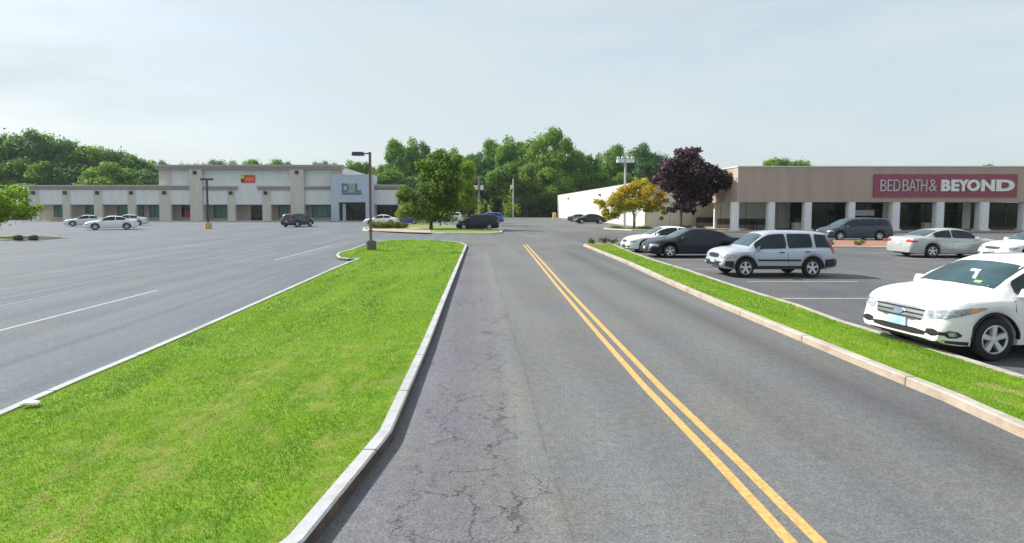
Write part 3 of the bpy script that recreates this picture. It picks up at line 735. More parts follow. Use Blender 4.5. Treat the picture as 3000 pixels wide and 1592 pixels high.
ORD = 'first second third fourth fifth sixth seventh eighth ninth tenth eleventh twelfth thirteenth fourteenth fifteenth sixteenth seventeenth eighteenth nineteenth twentieth twenty-first twenty-second twenty-third twenty-fourth twenty-fifth twenty-sixth'.split()
lab_l = 'tall tree of the dark green wood rising behind the low left wing'
for i, (p, top, wd, kd) in enumerate(((-60, 380, 15, 3), (10, 392, 12, 4), (62, 402, 13, 0), (105, 386, 13, 3), (160, 398, 12, 2), (205, 412, 11, 4), (250, 432, 12, 0), (300, 432, 12, 1), (345, 442, 10, 4), (385, 456, 10, 0), (420, 470, 9, 3), (452, 473, 8, 2))):
    woodland(p, top, 138 + (i * 37 % 12), kd, wd, 'tall dark green wood tree, %s from the left behind the low left wing' % ORD[i], GL)
for i, (p, top, wd, kd) in enumerate(((-30, 470, 15, 1), (40, 480, 14, 0), (110, 470, 13, 1), (180, 480, 13, 3), (240, 485, 13, 0), (310, 480, 13, 1), (370, 495, 12, 0), (430, 500, 11, 3), (20, 520, 13, 1), (75, 540, 12, 0))):
    woodland(p, top, 124 + (i * 29 % 9) + (8 if i < 8 else 0), kd, wd, 'lower tree at the front edge of the wood behind the left wing', GL + ', front row')
GM = 'tree tops showing over the roof of the taller block'
for i, (p, top, wd, kd) in enumerate(((480, 474, 7, 3), (545, 482, 6, 4), (590, 481, 6, 4), (640, 471, 8, 4), (690, 475, 9, 2), (740, 470, 11, 0), (800, 471, 11, 1), (845, 478, 8, 3), (935, 477, 6, 4), (955, 476, 6, 3), (972, 480, 6, 4))):
    woodland(p, top, 165 + (i * 31 % 10), kd, wd, 'tree top over the roof of the taller middle block, %s from the left' % ORD[i], GM)
GC = 'trees of the wood at the end of the road'
cent = ((1022, 473, 8, 2), (1050, 478, 8, 0), (1075, 478, 7, 4), (1105, 486, 8, 1), (1130, 490, 8, 3), (1160, 412, 9, 0), (1205, 408, 10, 2), (1240, 420, 9, 3), (1290, 440, 10, 0), (1335, 438, 10, 2), (1375, 455, 10, 0), (1405, 450, 9, 3),
        (1440, 412, 11, 0), (1485, 403, 12, 2), (1525, 420, 11, 0), (1560, 412, 12, 2), (1640, 410, 13, 1), (1690, 445, 11, 0), (1725, 458, 9, 3), (1752, 452, 8, 2), (1800, 428, 10, 0), (1840, 445, 10, 2), (1882, 424, 12, 3), (1925, 455, 9, 4), (1960, 470, 9, 1), (2010, 480, 9, 0))
for i, (p, top, wd, kd) in enumerate(cent):
    woodland(p, top, 168 + (i * 41 % 17), kd, wd, 'tall green tree of the wood behind the road end, %s from the left' % ORD[i], GC)
woodland(1598, 381, 166, 1, 14, 'tallest light green tree of the wood at the end of the road', GC)
for i, (p, top, wd, kd) in enumerate(((1150, 500, 12, 0), (1210, 520, 12, 3), (1350, 520, 12, 1), (1420, 500, 13, 3), (1470, 490, 13, 0), (1520, 480, 13, 1), (1570, 500, 12, 0), (1620, 490, 14, 1), (1670, 500, 13, 0), (1720, 510, 12, 3), (1770, 500, 12, 0), (1820, 510, 12, 1), (1870, 510, 12, 3), (1930, 500, 13, 0), (1545, 560, 10, 3), (1600, 560, 11, 0), (1500, 560, 10, 3), (1440, 570, 10, 0), (1390, 570, 10, 3))):
    Yt = 161 + (i * 23 % 7)
    woodland(p, top, Yt if p < 1630 else Yt + 4, kd, wd, 'lower tree along the front of the wood at the far end of the road', GC + ', front row')
GR = 'tree tops over the tan store roof'
for i, (p, top, wd, kd) in enumerate(((2262, 467, 9, 5), (2290, 468, 9, 1), (2330, 473, 10, 5), (2358, 475, 8, 1))):
    woodland(p, top, 172, kd, wd, 'light green tree top over the tan store roof, %s from the left' % ORD[i], GR)
woodland(2890, 485, 175, 4, 8, 'small tree top showing over the maroon sign', 'tree tops over the tan store roof')
# understorey: dark leafy mass between the trunks
rs = np.random.RandomState(9); cl = []
for k in range(190):
    x = rs.uniform(-30, 66); cl.append((x, rs.uniform(166, 180), rs.uniform(.5, 7), 3.2, 2.6, 2.4, rs.uniform(0, .6)))
for k in range(230):
    x = rs.uniform(-150, -68); cl.append((x, rs.uniform(132, 148), rs.uniform(.5, 8), 3.2, 2.6, 2.4, rs.uniform(0, .6)))
V, T = leaves(cl, 22, .36, 77); o = np_mesh('undergrowth', V, 4, T, LM_blue); o['kind'] = 'stuff'; o['label'] = 'dark leafy undergrowth between the woodland trunks'

# hero trees -------------------------------------------------------
def at(px, py, h=0): x, y = G(px, py, h); return (x, y, 0)
# big green tree on the planted island
c0 = at(1263, 674); Yh = c0[1]
def cl_px(lst, Y, base, jit=1.0, seed=3):
    rs = np.random.RandomState(seed); out = []
    for px, py, rp, tint in lst + [(a[0] * .55 + b_[0] * .45 + rs.uniform(-6, 6), a[1] * .55 + b_[1] * .45 + rs.uniform(-6, 6), min(a[2], b_[2]) * .8, rs.uniform(0, 1)) for a, b_ in zip(lst, lst[1:] + lst[:1]) if math.hypot(a[0] - b_[0], a[1] - b_[1]) < 60]:
        r = rp * 1.12 * Y / F; out.append((PX(px, Y) - base[0], rs.uniform(-1, 1) * 1.9 * jit, PZ(py, Y), r, r, r * .85, tint))
    return out
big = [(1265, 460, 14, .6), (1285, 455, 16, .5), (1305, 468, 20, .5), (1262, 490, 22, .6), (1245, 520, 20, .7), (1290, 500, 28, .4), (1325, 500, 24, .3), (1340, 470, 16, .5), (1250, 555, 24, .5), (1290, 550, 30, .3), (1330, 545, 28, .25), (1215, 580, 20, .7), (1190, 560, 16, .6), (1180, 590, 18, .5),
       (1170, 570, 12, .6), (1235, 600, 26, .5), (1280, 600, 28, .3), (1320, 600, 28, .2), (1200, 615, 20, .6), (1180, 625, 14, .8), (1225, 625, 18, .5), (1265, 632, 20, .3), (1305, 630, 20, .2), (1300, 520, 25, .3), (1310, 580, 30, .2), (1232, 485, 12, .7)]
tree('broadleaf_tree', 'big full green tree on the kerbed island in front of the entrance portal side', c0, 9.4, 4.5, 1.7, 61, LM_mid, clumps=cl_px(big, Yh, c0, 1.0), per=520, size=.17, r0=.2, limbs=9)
c1 = at(1362, 661)
lime = [(1348, 498, 14, .8), (1362, 490, 12, 1), (1378, 482, 10, .9), (1350, 525, 18, .8), (1375, 515, 14, .9), (1385, 500, 8, 1), (1362, 545, 18, .6), (1380, 555, 12, .7), (1385, 590, 14, .6), (1368, 605, 13, .6), (1355, 575, 18, .5), (1345, 600, 14, .5)]
tree('broadleaf_tree', 'light yellow green tree just right of the big green tree on the island', c1, 9, 2.6, 1.6, 62, LM_lime, clumps=cl_px(lime, c1[1], c1, .6), per=480, size=.18, r0=.13)
c2 = at(1290, 664)
o = tree('broadleaf_tree', 'slim brown trunked tree half hidden behind the big green tree', c2, 6.5, 2.2, 2.0, 63, LM_mid, n=14, per=160, size=.15, r0=.14)
# autumn tree
c3 = at(1857, 671); Y3 = c3[1]
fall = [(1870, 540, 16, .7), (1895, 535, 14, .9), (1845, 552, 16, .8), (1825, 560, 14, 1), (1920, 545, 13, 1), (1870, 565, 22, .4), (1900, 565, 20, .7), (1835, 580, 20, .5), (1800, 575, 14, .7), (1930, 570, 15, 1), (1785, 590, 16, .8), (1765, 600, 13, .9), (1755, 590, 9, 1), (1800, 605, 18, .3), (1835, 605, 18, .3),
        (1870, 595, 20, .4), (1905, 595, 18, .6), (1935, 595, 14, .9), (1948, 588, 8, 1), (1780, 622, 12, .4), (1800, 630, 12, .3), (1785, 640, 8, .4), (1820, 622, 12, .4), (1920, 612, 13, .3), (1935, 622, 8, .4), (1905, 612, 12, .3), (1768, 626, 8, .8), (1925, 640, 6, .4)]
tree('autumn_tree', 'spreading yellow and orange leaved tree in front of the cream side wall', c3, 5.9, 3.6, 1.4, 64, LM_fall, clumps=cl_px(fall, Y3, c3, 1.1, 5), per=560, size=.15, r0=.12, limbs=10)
c4 = at(1787, 668)
# purple tree
c5 = at(1994, 676.3); Y5 = c5[1]
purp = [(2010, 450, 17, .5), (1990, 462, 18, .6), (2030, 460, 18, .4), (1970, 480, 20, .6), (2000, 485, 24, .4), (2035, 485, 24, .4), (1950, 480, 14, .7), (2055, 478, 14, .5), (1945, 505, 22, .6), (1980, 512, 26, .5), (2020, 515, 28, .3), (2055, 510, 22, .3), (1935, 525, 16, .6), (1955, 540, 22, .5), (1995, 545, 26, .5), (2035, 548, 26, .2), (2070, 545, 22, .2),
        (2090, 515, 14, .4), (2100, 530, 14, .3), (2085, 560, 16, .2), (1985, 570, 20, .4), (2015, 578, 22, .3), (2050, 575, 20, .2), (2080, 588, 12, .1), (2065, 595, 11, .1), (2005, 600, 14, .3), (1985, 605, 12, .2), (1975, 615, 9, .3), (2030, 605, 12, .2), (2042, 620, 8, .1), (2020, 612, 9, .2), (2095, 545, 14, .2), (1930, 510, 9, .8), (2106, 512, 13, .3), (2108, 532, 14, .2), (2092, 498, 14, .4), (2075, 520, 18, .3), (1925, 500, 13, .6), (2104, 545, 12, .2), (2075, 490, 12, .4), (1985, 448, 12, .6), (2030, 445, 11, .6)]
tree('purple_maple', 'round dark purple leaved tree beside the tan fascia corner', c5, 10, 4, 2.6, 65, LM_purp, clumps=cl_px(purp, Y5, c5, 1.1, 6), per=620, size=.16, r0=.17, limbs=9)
# near-left tree reaching into the frame
xl_, yl_ = -40.6, 47.0
lt = [(-60, 590, 50, .5), (-20, 575, 32, .6), (15, 562, 22, .8), (30, 580, 24, .8), (60, 605, 20, .9), (25, 615, 26, .7), (85, 610, 13, 1), (50, 625, 20, .6), (10, 630, 28, .5), (-30, 600, 50, .4), (70, 618, 14, .8), (100, 607, 7, 1)]
tree('young_tree', 'bright green low tree at the left edge beyond the car park', (xl_, yl_, 0), 6.0, 3.4, .8, 66, LM_lime, clumps=cl_px(lt, yl_, (xl_, yl_), .8, 8), per=420, size=.14, r0=.12)

# shrubs
def shrub(name, label, loc, w, d, h, lm, seed, per=260, size=.07, n=9, group=None):
    rs = np.random.RandomState(seed); cl = []
    for k in range(n):
        cl.append((rs.uniform(-.5, .5) * w * .8, rs.uniform(-.5, .5) * d * .7, h * rs.uniform(.35, .68), w * .5 / math.sqrt(n) * 1.5 if w < 2 else .5, d * .35, h * .4, rs.uniform(0, 1)))
    t = thing(name, label, 'shrub', loc, 0, group)
    V, T = leaves(cl, per, size, seed, shell=.4); np_mesh('foliage', V, 4, T, lm, t)
    b = MB()
    for k in range(5):
        a = rs.uniform(0, 6.28); b.tube([(0, 0, 0), (w * .2 * math.cos(a), d * .2 * math.sin(a), h * .6)], [.025, .008], 5)
    b.build('stems', M_bark, t); return t
hx0, hy0 = G(1076, 674); hx1, hy1 = G(1193, 674)
H = thing('clipped_hedge', 'long clipped yellow green hedge on the planted island beside the lamp post', 'hedge', ((hx0 + hx1) / 2, hy0 + .8, .12))
cl = []; rs = np.random.RandomState(4); hw = (hx1 - hx0) / 2
for k in range(26): cl.append((-hw + .3 + (2 * hw - .6) * k / 25, rs.uniform(-.3, .3), .4 + rs.uniform(-.04, .05), .38, .5, .36, rs.uniform(.2, 1)))
V, T = leaves(cl, 1500, .06, 12, shell=.7); np_mesh('foliage', V, 4, T, LM_shrub, H)
b = MB()
for k in range(12): x = -hw + .4 + (2 * hw - .8) * k / 11; b.tube([(x, 0, 0), (x + .05, 0, .5)], [.03, .015], 5)
b.build('stems', M_bark, H)
shrub('leafy_shrub', 'tall lime green bush standing beside the brown pole beyond the black minivan', at(1415, 645), 5.5, 3.5, 4.6, LM_lime, 21, per=30, size=.2, n=14)
shrub('leafy_shrub', 'lime green bush at the foot of the pale pole at the lot end', at(1500, 640), 5.8, 4, 4.6, LM_lime, 22, per=26, size=.22, n=14)
shrub('leafy_shrub', 'thin tall bright bush left of the pale pole', at(1487, 638.5), 2.6, 3, 8.5, LM_lime, 23, per=40, size=.22, n=9)
shrub('leafy_shrub', 'dark green low bush between the blue sedan and the big tree trunk', at(1238, 661), 2.2, 1.6, 1.1, LM_mid, 24, size=.09, per=160)
shrub('leafy_shrub', 'dense green bush behind the tree trunks on the island', at(1325, 655), 5.5, 2, 1.6, LM_mid, 25, size=.12, per=90, n=12)
for i, (p, y, lab) in enumerate(((1770, 714, 'larger small shrub in the mulch at the tip of the right grass strip'), (1735, 714.5, 'smaller shrub nearest the point of the right grass strip'), (1796, 713, 'low green shrub beside the white sedan nose'), (2428, 718, 'small yellow green shrub in the red mulch behind the silver hatchback'), (2520, 719, 'small round shrub in the red mulch below the dark minivan wheel'))):
    s = .42 if i else .5
    x_, y_ = G(p, y, .13); shrub('small_shrub', lab, (x_, y_, .11), s * 1.4, s, s * .75 + .1, LM_shrub, 30 + i, per=1500, size=.045, group='small shrubs in the kerbed beds')
for i, (p, lab) in enumerate(((2015, 'low plants with red flowers right of the purple tree trunk'), (2050, 'low green border plant near the bench row'), (1960, 'dark low shrub left of the purple tree trunk'), (1885, 'low green shrub right of the autumn tree trunk'), (1810, 'low green shrub left of the autumn tree trunk'))):
    shrub('border_plant', lab, at(p, 672.5), 1.6, .8, .5, LM_shrub if i != 2 else LM_mid, 50 + i, per=500, size=.06, group='low plants in the bed by the side wall')
# two stones on the left island
for i, (p, lab) in enumerate(((52, 'dark round stone on the far left kerbed strip'), (97, 'smaller brown stone on the far left kerbed strip'))):
    x_, y_ = G(p, 702, .12); b = MB(); b.tube([(0, 0, 0), (.02, 0, .12), (.0, .02, .3), (0, 0, .38)], [.32, .38, .28, .08], 8)
    o = b.build('stone', mat('dark_stone', (.07, .05, .04), .9, bump=.4), None, None, smooth=50); o.location = (x_, y_, .1); tag(o, lab, 'stone')

# ------------------------------------------------------------------ lamps and poles
M_brz = mat('rust_brown_paint', (.20, .09, .07), .5, col2=(.15, .09, .10), scale=2); M_dark = mat('dark_bronze', (.045, .045, .07), .45)
M_conc2 = mat('dark_concrete', (.12, .11, .10), .9, var=.25, scale=8, bump=.4)
x_, y_ = G(1087, 733, .1)
LP = thing('street_lamp', 'rust brown single arm lamp post on a dark concrete block on the grass island', 'lamp post', (x_, y_, .1))
hh = PZ(446, y_) - .1
MB().prism([(.31 * math.cos(t), .31 * math.sin(t)) for t in np.linspace(0, 2 * math.pi, 15)[:-1]], 0, .52).build('base', M_conc2, LP, smooth=40)
MB().box(-.065, .065, -.065, .065, .52, hh).box(-.14, .14, -.14, .14, .52, .56).build('pole', M_brz, LP)
box(-.34, -.065, -.035, .035, hh - .12, hh - .05).build('arm', M_dark, LP)
hd = MB(); hd.add([(-1.02, -.2, hh - .2), (-.34, -.2, hh - .2), (-.34, .2, hh - .2), (-1.02, .2, hh - .2), (-.98, -.17, hh), (-.38, -.17, hh), (-.38, .17, hh), (-.98, .17, hh)],
       [(0, 3, 2, 1), (4, 5, 6, 7), (0, 1, 5, 4), (1, 2, 6, 5), (2, 3, 7, 6), (3, 0, 4, 7)])
hdo = hd.build('lamp_head', M_dark, LP); box(-.95, -.41, -.15, .15, hh - .215, hh - .2).build('lens', mat('lamp_lens', (.35, .35, .33), .3), hdo)
x_, y_ = G(610, 671)
L2 = thing('street_lamp', 'thin grey twin head lamp post on a yellow base in front of the pale building', 'lamp post', (x_, y_, 0)); hh = PZ(526, y_)
MB().prism([(.42 * math.cos(t), .42 * math.sin(t)) for t in np.linspace(0, 2 * math.pi, 13)[:-1]], 0, .75).build('base', mat('yellow_concrete', (.55, .40, .14), .8), L2, smooth=40)
MB().box(-.09, .09, -.09, .09, .75, hh).build('pole', M_dark, L2)
for s in (-1, 1): MB().box(s * .12, s * .75, -.2, .2, hh - .1, hh + .12).build('lamp_head', M_dark, L2)
M_gal = mat('galvanised', (.45, .48, .48), .5)
x_, y_ = PX(1830, 80), 80
L3 = thing('flood_light_pole', 'tall pale pole with a row of white flood lights above the autumn tree', 'lamp post', (x_, y_, 0)); hh = PZ(464, 80)
MB().tube([(0, 0, 0), (0, 0, hh)], [.2, .13], 12).build('pole', M_gal, L3, smooth=60); box(-1.15, 1.15, -.06, .06, hh - .14, hh).build('crossbar', M_gal, L3)
for xx in (-1.0, -.38, .38, 1.0): MB().box(xx - .2, xx + .2, -.35, .25, hh - .62, hh - .16).box(xx - .16, xx + .16, -.3, .2, hh, hh + .2).build('lamp_head', mat('white_lamp', (.7, .72, .75), .4), L3)
x_, y_ = at(1403, 643)[:2]
U1 = thing('utility_pole', 'brown wooden pole carrying two white boxes beyond the black minivan', 'utility pole', (x_, y_, 0)); hh = PZ(516, y_)
MB().tube([(0, 0, 0), (0, 0, hh)], [.3, .22], 9).build('pole', mat('pole_wood', (.22, .17, .13), .9), U1, smooth=60)
for s in (-1, 1): MB().tube([(s * .62, 0, PZ(557, y_)), (s * .62, 0, PZ(544, y_))], .42, 10).build('transformer', mat('white_lamp', (.7, .72, .75), .4), U1, smooth=40)
x_, y_ = at(1503, 638.5)[:2]
U2 = thing('utility_pole', 'slim whitish pole with one lamp box in front of the dark wood', 'utility pole', (x_, y_, 0)); hh = PZ(524, y_)
MB().tube([(0, 0, 0), (0, 0, hh)], [.22, .16], 9).build('pole', mat('pale_pole', (.5, .5, .46), .8), U2, smooth=60); box(-.75, -.1, -.25, .25, PZ(554, y_), PZ(543, y_)).build('lamp_head', mat('white_lamp', (.7, .72, .75), .4), U2)
# yellow post beside far end of cream wall
x_, y_ = G(1624, 641.5); b = MB(); b.tube([(0, 0, 0), (0, 0, 1.4), (0, 0, 1.5)], [.42, .42, .2], 12)
o = b.build('bollard', mat('yellow_bollard', (.6, .42, .12), .6), None, None, smooth=40); o.location = (x_, y_, 0); tag(o, 'fat yellow bollard guarding the far corner of the cream wall', 'bollard')

# benches, planters under the store canopy
M_pl = mat('planter_concrete', (.40, .36, .32), .85, var=.15, scale=5)
def planter(px, lab):
    x_, y_ = PX(px, RY + 1.0), RY + 1.0
    t = thing('planter', lab, 'planter', (x_, y_, .15), 0, 'concrete planters under the store canopy')
    n = 8; b = MB(); o_ = [(.62 * math.cos(2 * math.pi * (k + .5) / n), .62 * math.sin(2 * math.pi * (k + .5) / n)) for k in range(n)]
    b.prism(o_, 0, .72); b.prism([(x * 1.08, y * 1.08) for x, y in o_], .72, .82); b.build('pot', M_pl, t)
    V, T = leaves([(0, 0, .95, .42, .42, .25, .5), (.2, .1, 1.1, .2, .2, .22, .2), (-.2, 0, 1.08, .2, .2, .2, .6)], 700, .06, int(px)); np_mesh('plant', V, 4, T, LM_purp if px > 2500 else LM_mid, t)
planter(2340, 'tan concrete planter left of the third white column'); planter(2722, 'tan concrete planter left of the sixth white column')
def bench(px, Y, lab, w=2.1, first=[None]):
    loc = (PX(px, Y), Y, .15)
    if first[0]: return dup(first[0], loc, 0, lab, 'black patio benches along the wall')
    t = thing('patio_bench', lab, 'bench', loc, 0, 'black patio benches along the wall')
    b = MB()
    for k in range(4): b.box(-w / 2, w / 2, -.3 + k * .16, -.17 + k * .16, .43, .47)
    b.build('seat', M_black, t); b = MB()
    for k in range(5): b.box(-w / 2, w / 2, .33, .37, .52 + k * .13, .63 + k * .13)
    b.build('backrest', M_black, t)
    for s in (-1, 1):
        MB().box(s * w / 2 - .04, s * w / 2 + .04, -.3, -.24, 0, .68).box(s * w / 2 - .04, s * w / 2 + .04, .3, .36, 0, 1.15).box(s * w / 2 - .04, s * w / 2 + .04, -.3, .3, .64, .69).build('side_frame', M_black, t)
    first[0] = t; return t
for p, lab in ((2068, 'black bench against the grey wall right of the purple tree trunk'), (2133, 'black bench just left of the first white column'), (2188, 'black bench just right of the first white column'), (2232, 'black bench just left of the second white column')):
    bench(p, (RW if p < 2080 else R2) - 1.2, lab)
t = thing('patio_table', 'small black round patio table between the benches right of the first column', 'table', (PX(2208, R2 - 2.4), R2 - 2.4, .15))
MB().tube([(0, 0, .7), (0, 0, .75)], .5, 16).build('tabletop', M_black, t); MB().tube([(0, 0, 0), (0, 0, .7)], .05, 8).build('pedestal', M_black, t); MB().tube([(0, 0, 0), (0, 0, .04)], .32, 14).build('foot', M_black, t)

# ------------------------------------------------------------------ cars
M_tyre = mat('tyre_rubber', (.018, .018, .02), .85); M_rim = mat('alloy', (.68, .69, .71), .35, .3, var=.04)
M_cglass = mat('car_glass', (.012, .022, .03), .07, var=.4, scale=1.5, spec=.4)
M_ws = mat('windshield_glass', (.018, .050, .062), .05, var=.6, scale=1.8, spec=.8)
M_trim = mat('black_trim', (.018, .019, .021), .5); M_red = mat('tail_light', (.45, .015, .03), .15, spec=.8); M_hl = mat('headlight_glass', (.50, .55, .60), .1, col2=(.12, .14, .17), scale=14, spec=.9)
M_amb = mat('amber_light', (.75, .28, .05), .2); M_plate = mat('licence_plate', (.22, .42, .52), .5, col2=(.45, .55, .6), scale=5); M_chr = mat('chrome', (.6, .62, .64), .15, .9, var=.02)
M_line = mat('panel_gap', (.02, .02, .022), .7)

def interp(pts, x):
    xs = [p[0] for p in pts]; ys = [p[1] for p in pts]; return float(np.interp(x, xs, ys))
def smooth_curve(pts, n=90):
    """Catmull-Rom on (x,z) kept monotone in x"""
    P_ = [pts[0]] + list(pts) + [pts[-1]]; out = []
    for i in range(1, len(P_) - 2):
        p0, p1, p2, p3 = P_[i - 1], P_[i], P_[i + 1], P_[i + 2]
        for k in range(8):
            t = k / 8
            z = .5 * ((2 * p1[1]) + (-p0[1] + p2[1]) * t + (2 * p0[1] - 5 * p1[1] + 4 * p2[1] - p3[1]) * t * t + (-p0[1] + 3 * p1[1] - 3 * p2[1] + p3[1]) * t ** 3)
            out.append((p1[0] + (p2[0] - p1[0]) * t, z))
    out.append(pts[-1]); return out
TYPES = {
 'suv': dict(L=4.52, W=1.86, fa=1.38, ra=-1.33, r=.36, ws=(1.30, .52), side=[(-1.95, -1.5), (-1.42, -.32), (-.26, .98)], back=(1.12, 1.5),
   top=[(-2.26, .72), (-2.22, .98), (-2.12, 1.22), (-1.92, 1.53), (-1.6, 1.62), (-.6, 1.68), (.1, 1.665), (.5, 1.56), (.95, 1.34), (1.32, 1.15), (1.65, 1.11), (1.98, 1.03), (2.14, .94), (2.23, .80), (2.26, .6)],
   belt=[(-2.26, .70), (-2.15, 1.0), (-1.6, 1.10), (0, 1.03), (1.3, 1.03), (1.9, .98), (2.13, .87), (2.26, .56)], bot=.24),
 'crv': dict(L=4.52, W=1.78, fa=1.36, ra=-1.28, r=.345, ws=(1.28, .56), side=[(-2.02, -1.42), (-1.30, -.34), (-.27, .98)], back=(1.1, 1.52),
   top=[(-2.26, .75), (-2.23, 1.0), (-2.14, 1.25), (-1.98, 1.56), (-1.8, 1.635), (-.8, 1.68), (.2, 1.665), (.52, 1.58), (.95, 1.3), (1.30, 1.1), (1.75, 1.05), (2.05, .97), (2.2, .84), (2.26, .6)],
   belt=[(-2.26, .72), (-2.16, 1.0), (-1.5, 1.04), (0, 1.0), (1.3, .98), (1.9, .93), (2.15, .82), (2.26, .56)], bot=.3),
 'sedan': dict(L=4.82, W=1.82, fa=1.42, ra=-1.34, r=.33, ws=(1.28, .38), side=[(-1.24, -.4), (-.34, .92)], rear=(-1.68, -.95),
   top=[(-2.41, .68), (-2.37, .9), (-2.25, 1.02), (-1.75, 1.06), (-1.35, 1.22), (-.9, 1.38), (-.4, 1.45), (.1, 1.45), (.42, 1.37), (.85, 1.16), (1.28, .985), (1.7, .94), (2.15, .82), (2.33, .68), (2.41, .52)],
   belt=[(-2.41, .66), (-2.3, .95), (-1.6, .98), (0, .93), (1.28, .89), (1.9, .82), (2.25, .68), (2.41, .5)], bot=.2),
 'van': dict(L=5.1, W=1.96, fa=1.62, ra=-1.42, r=.345, ws=(1.72, .78), side=[(-2.2, -1.25), (-1.18, -.05), (.02, 1.2)], back=(1.15, 1.58),
   top=[(-2.55, .75), (-2.52, 1.05), (-2.44, 1.35), (-2.25, 1.66), (-1.95, 1.735), (-.5, 1.76), (.35, 1.72), (.78, 1.6), (1.25, 1.33), (1.72, 1.1), (2.1, 1.0), (2.35, .86), (2.5, .7), (2.55, .52)],
   belt=[(-2.55, .72), (-2.45, 1.02), (-1.8, 1.1), (0, 1.06), (1.7, 1.0), (2.2, .9), (2.42, .74), (2.55, .5)], bot=.2)}

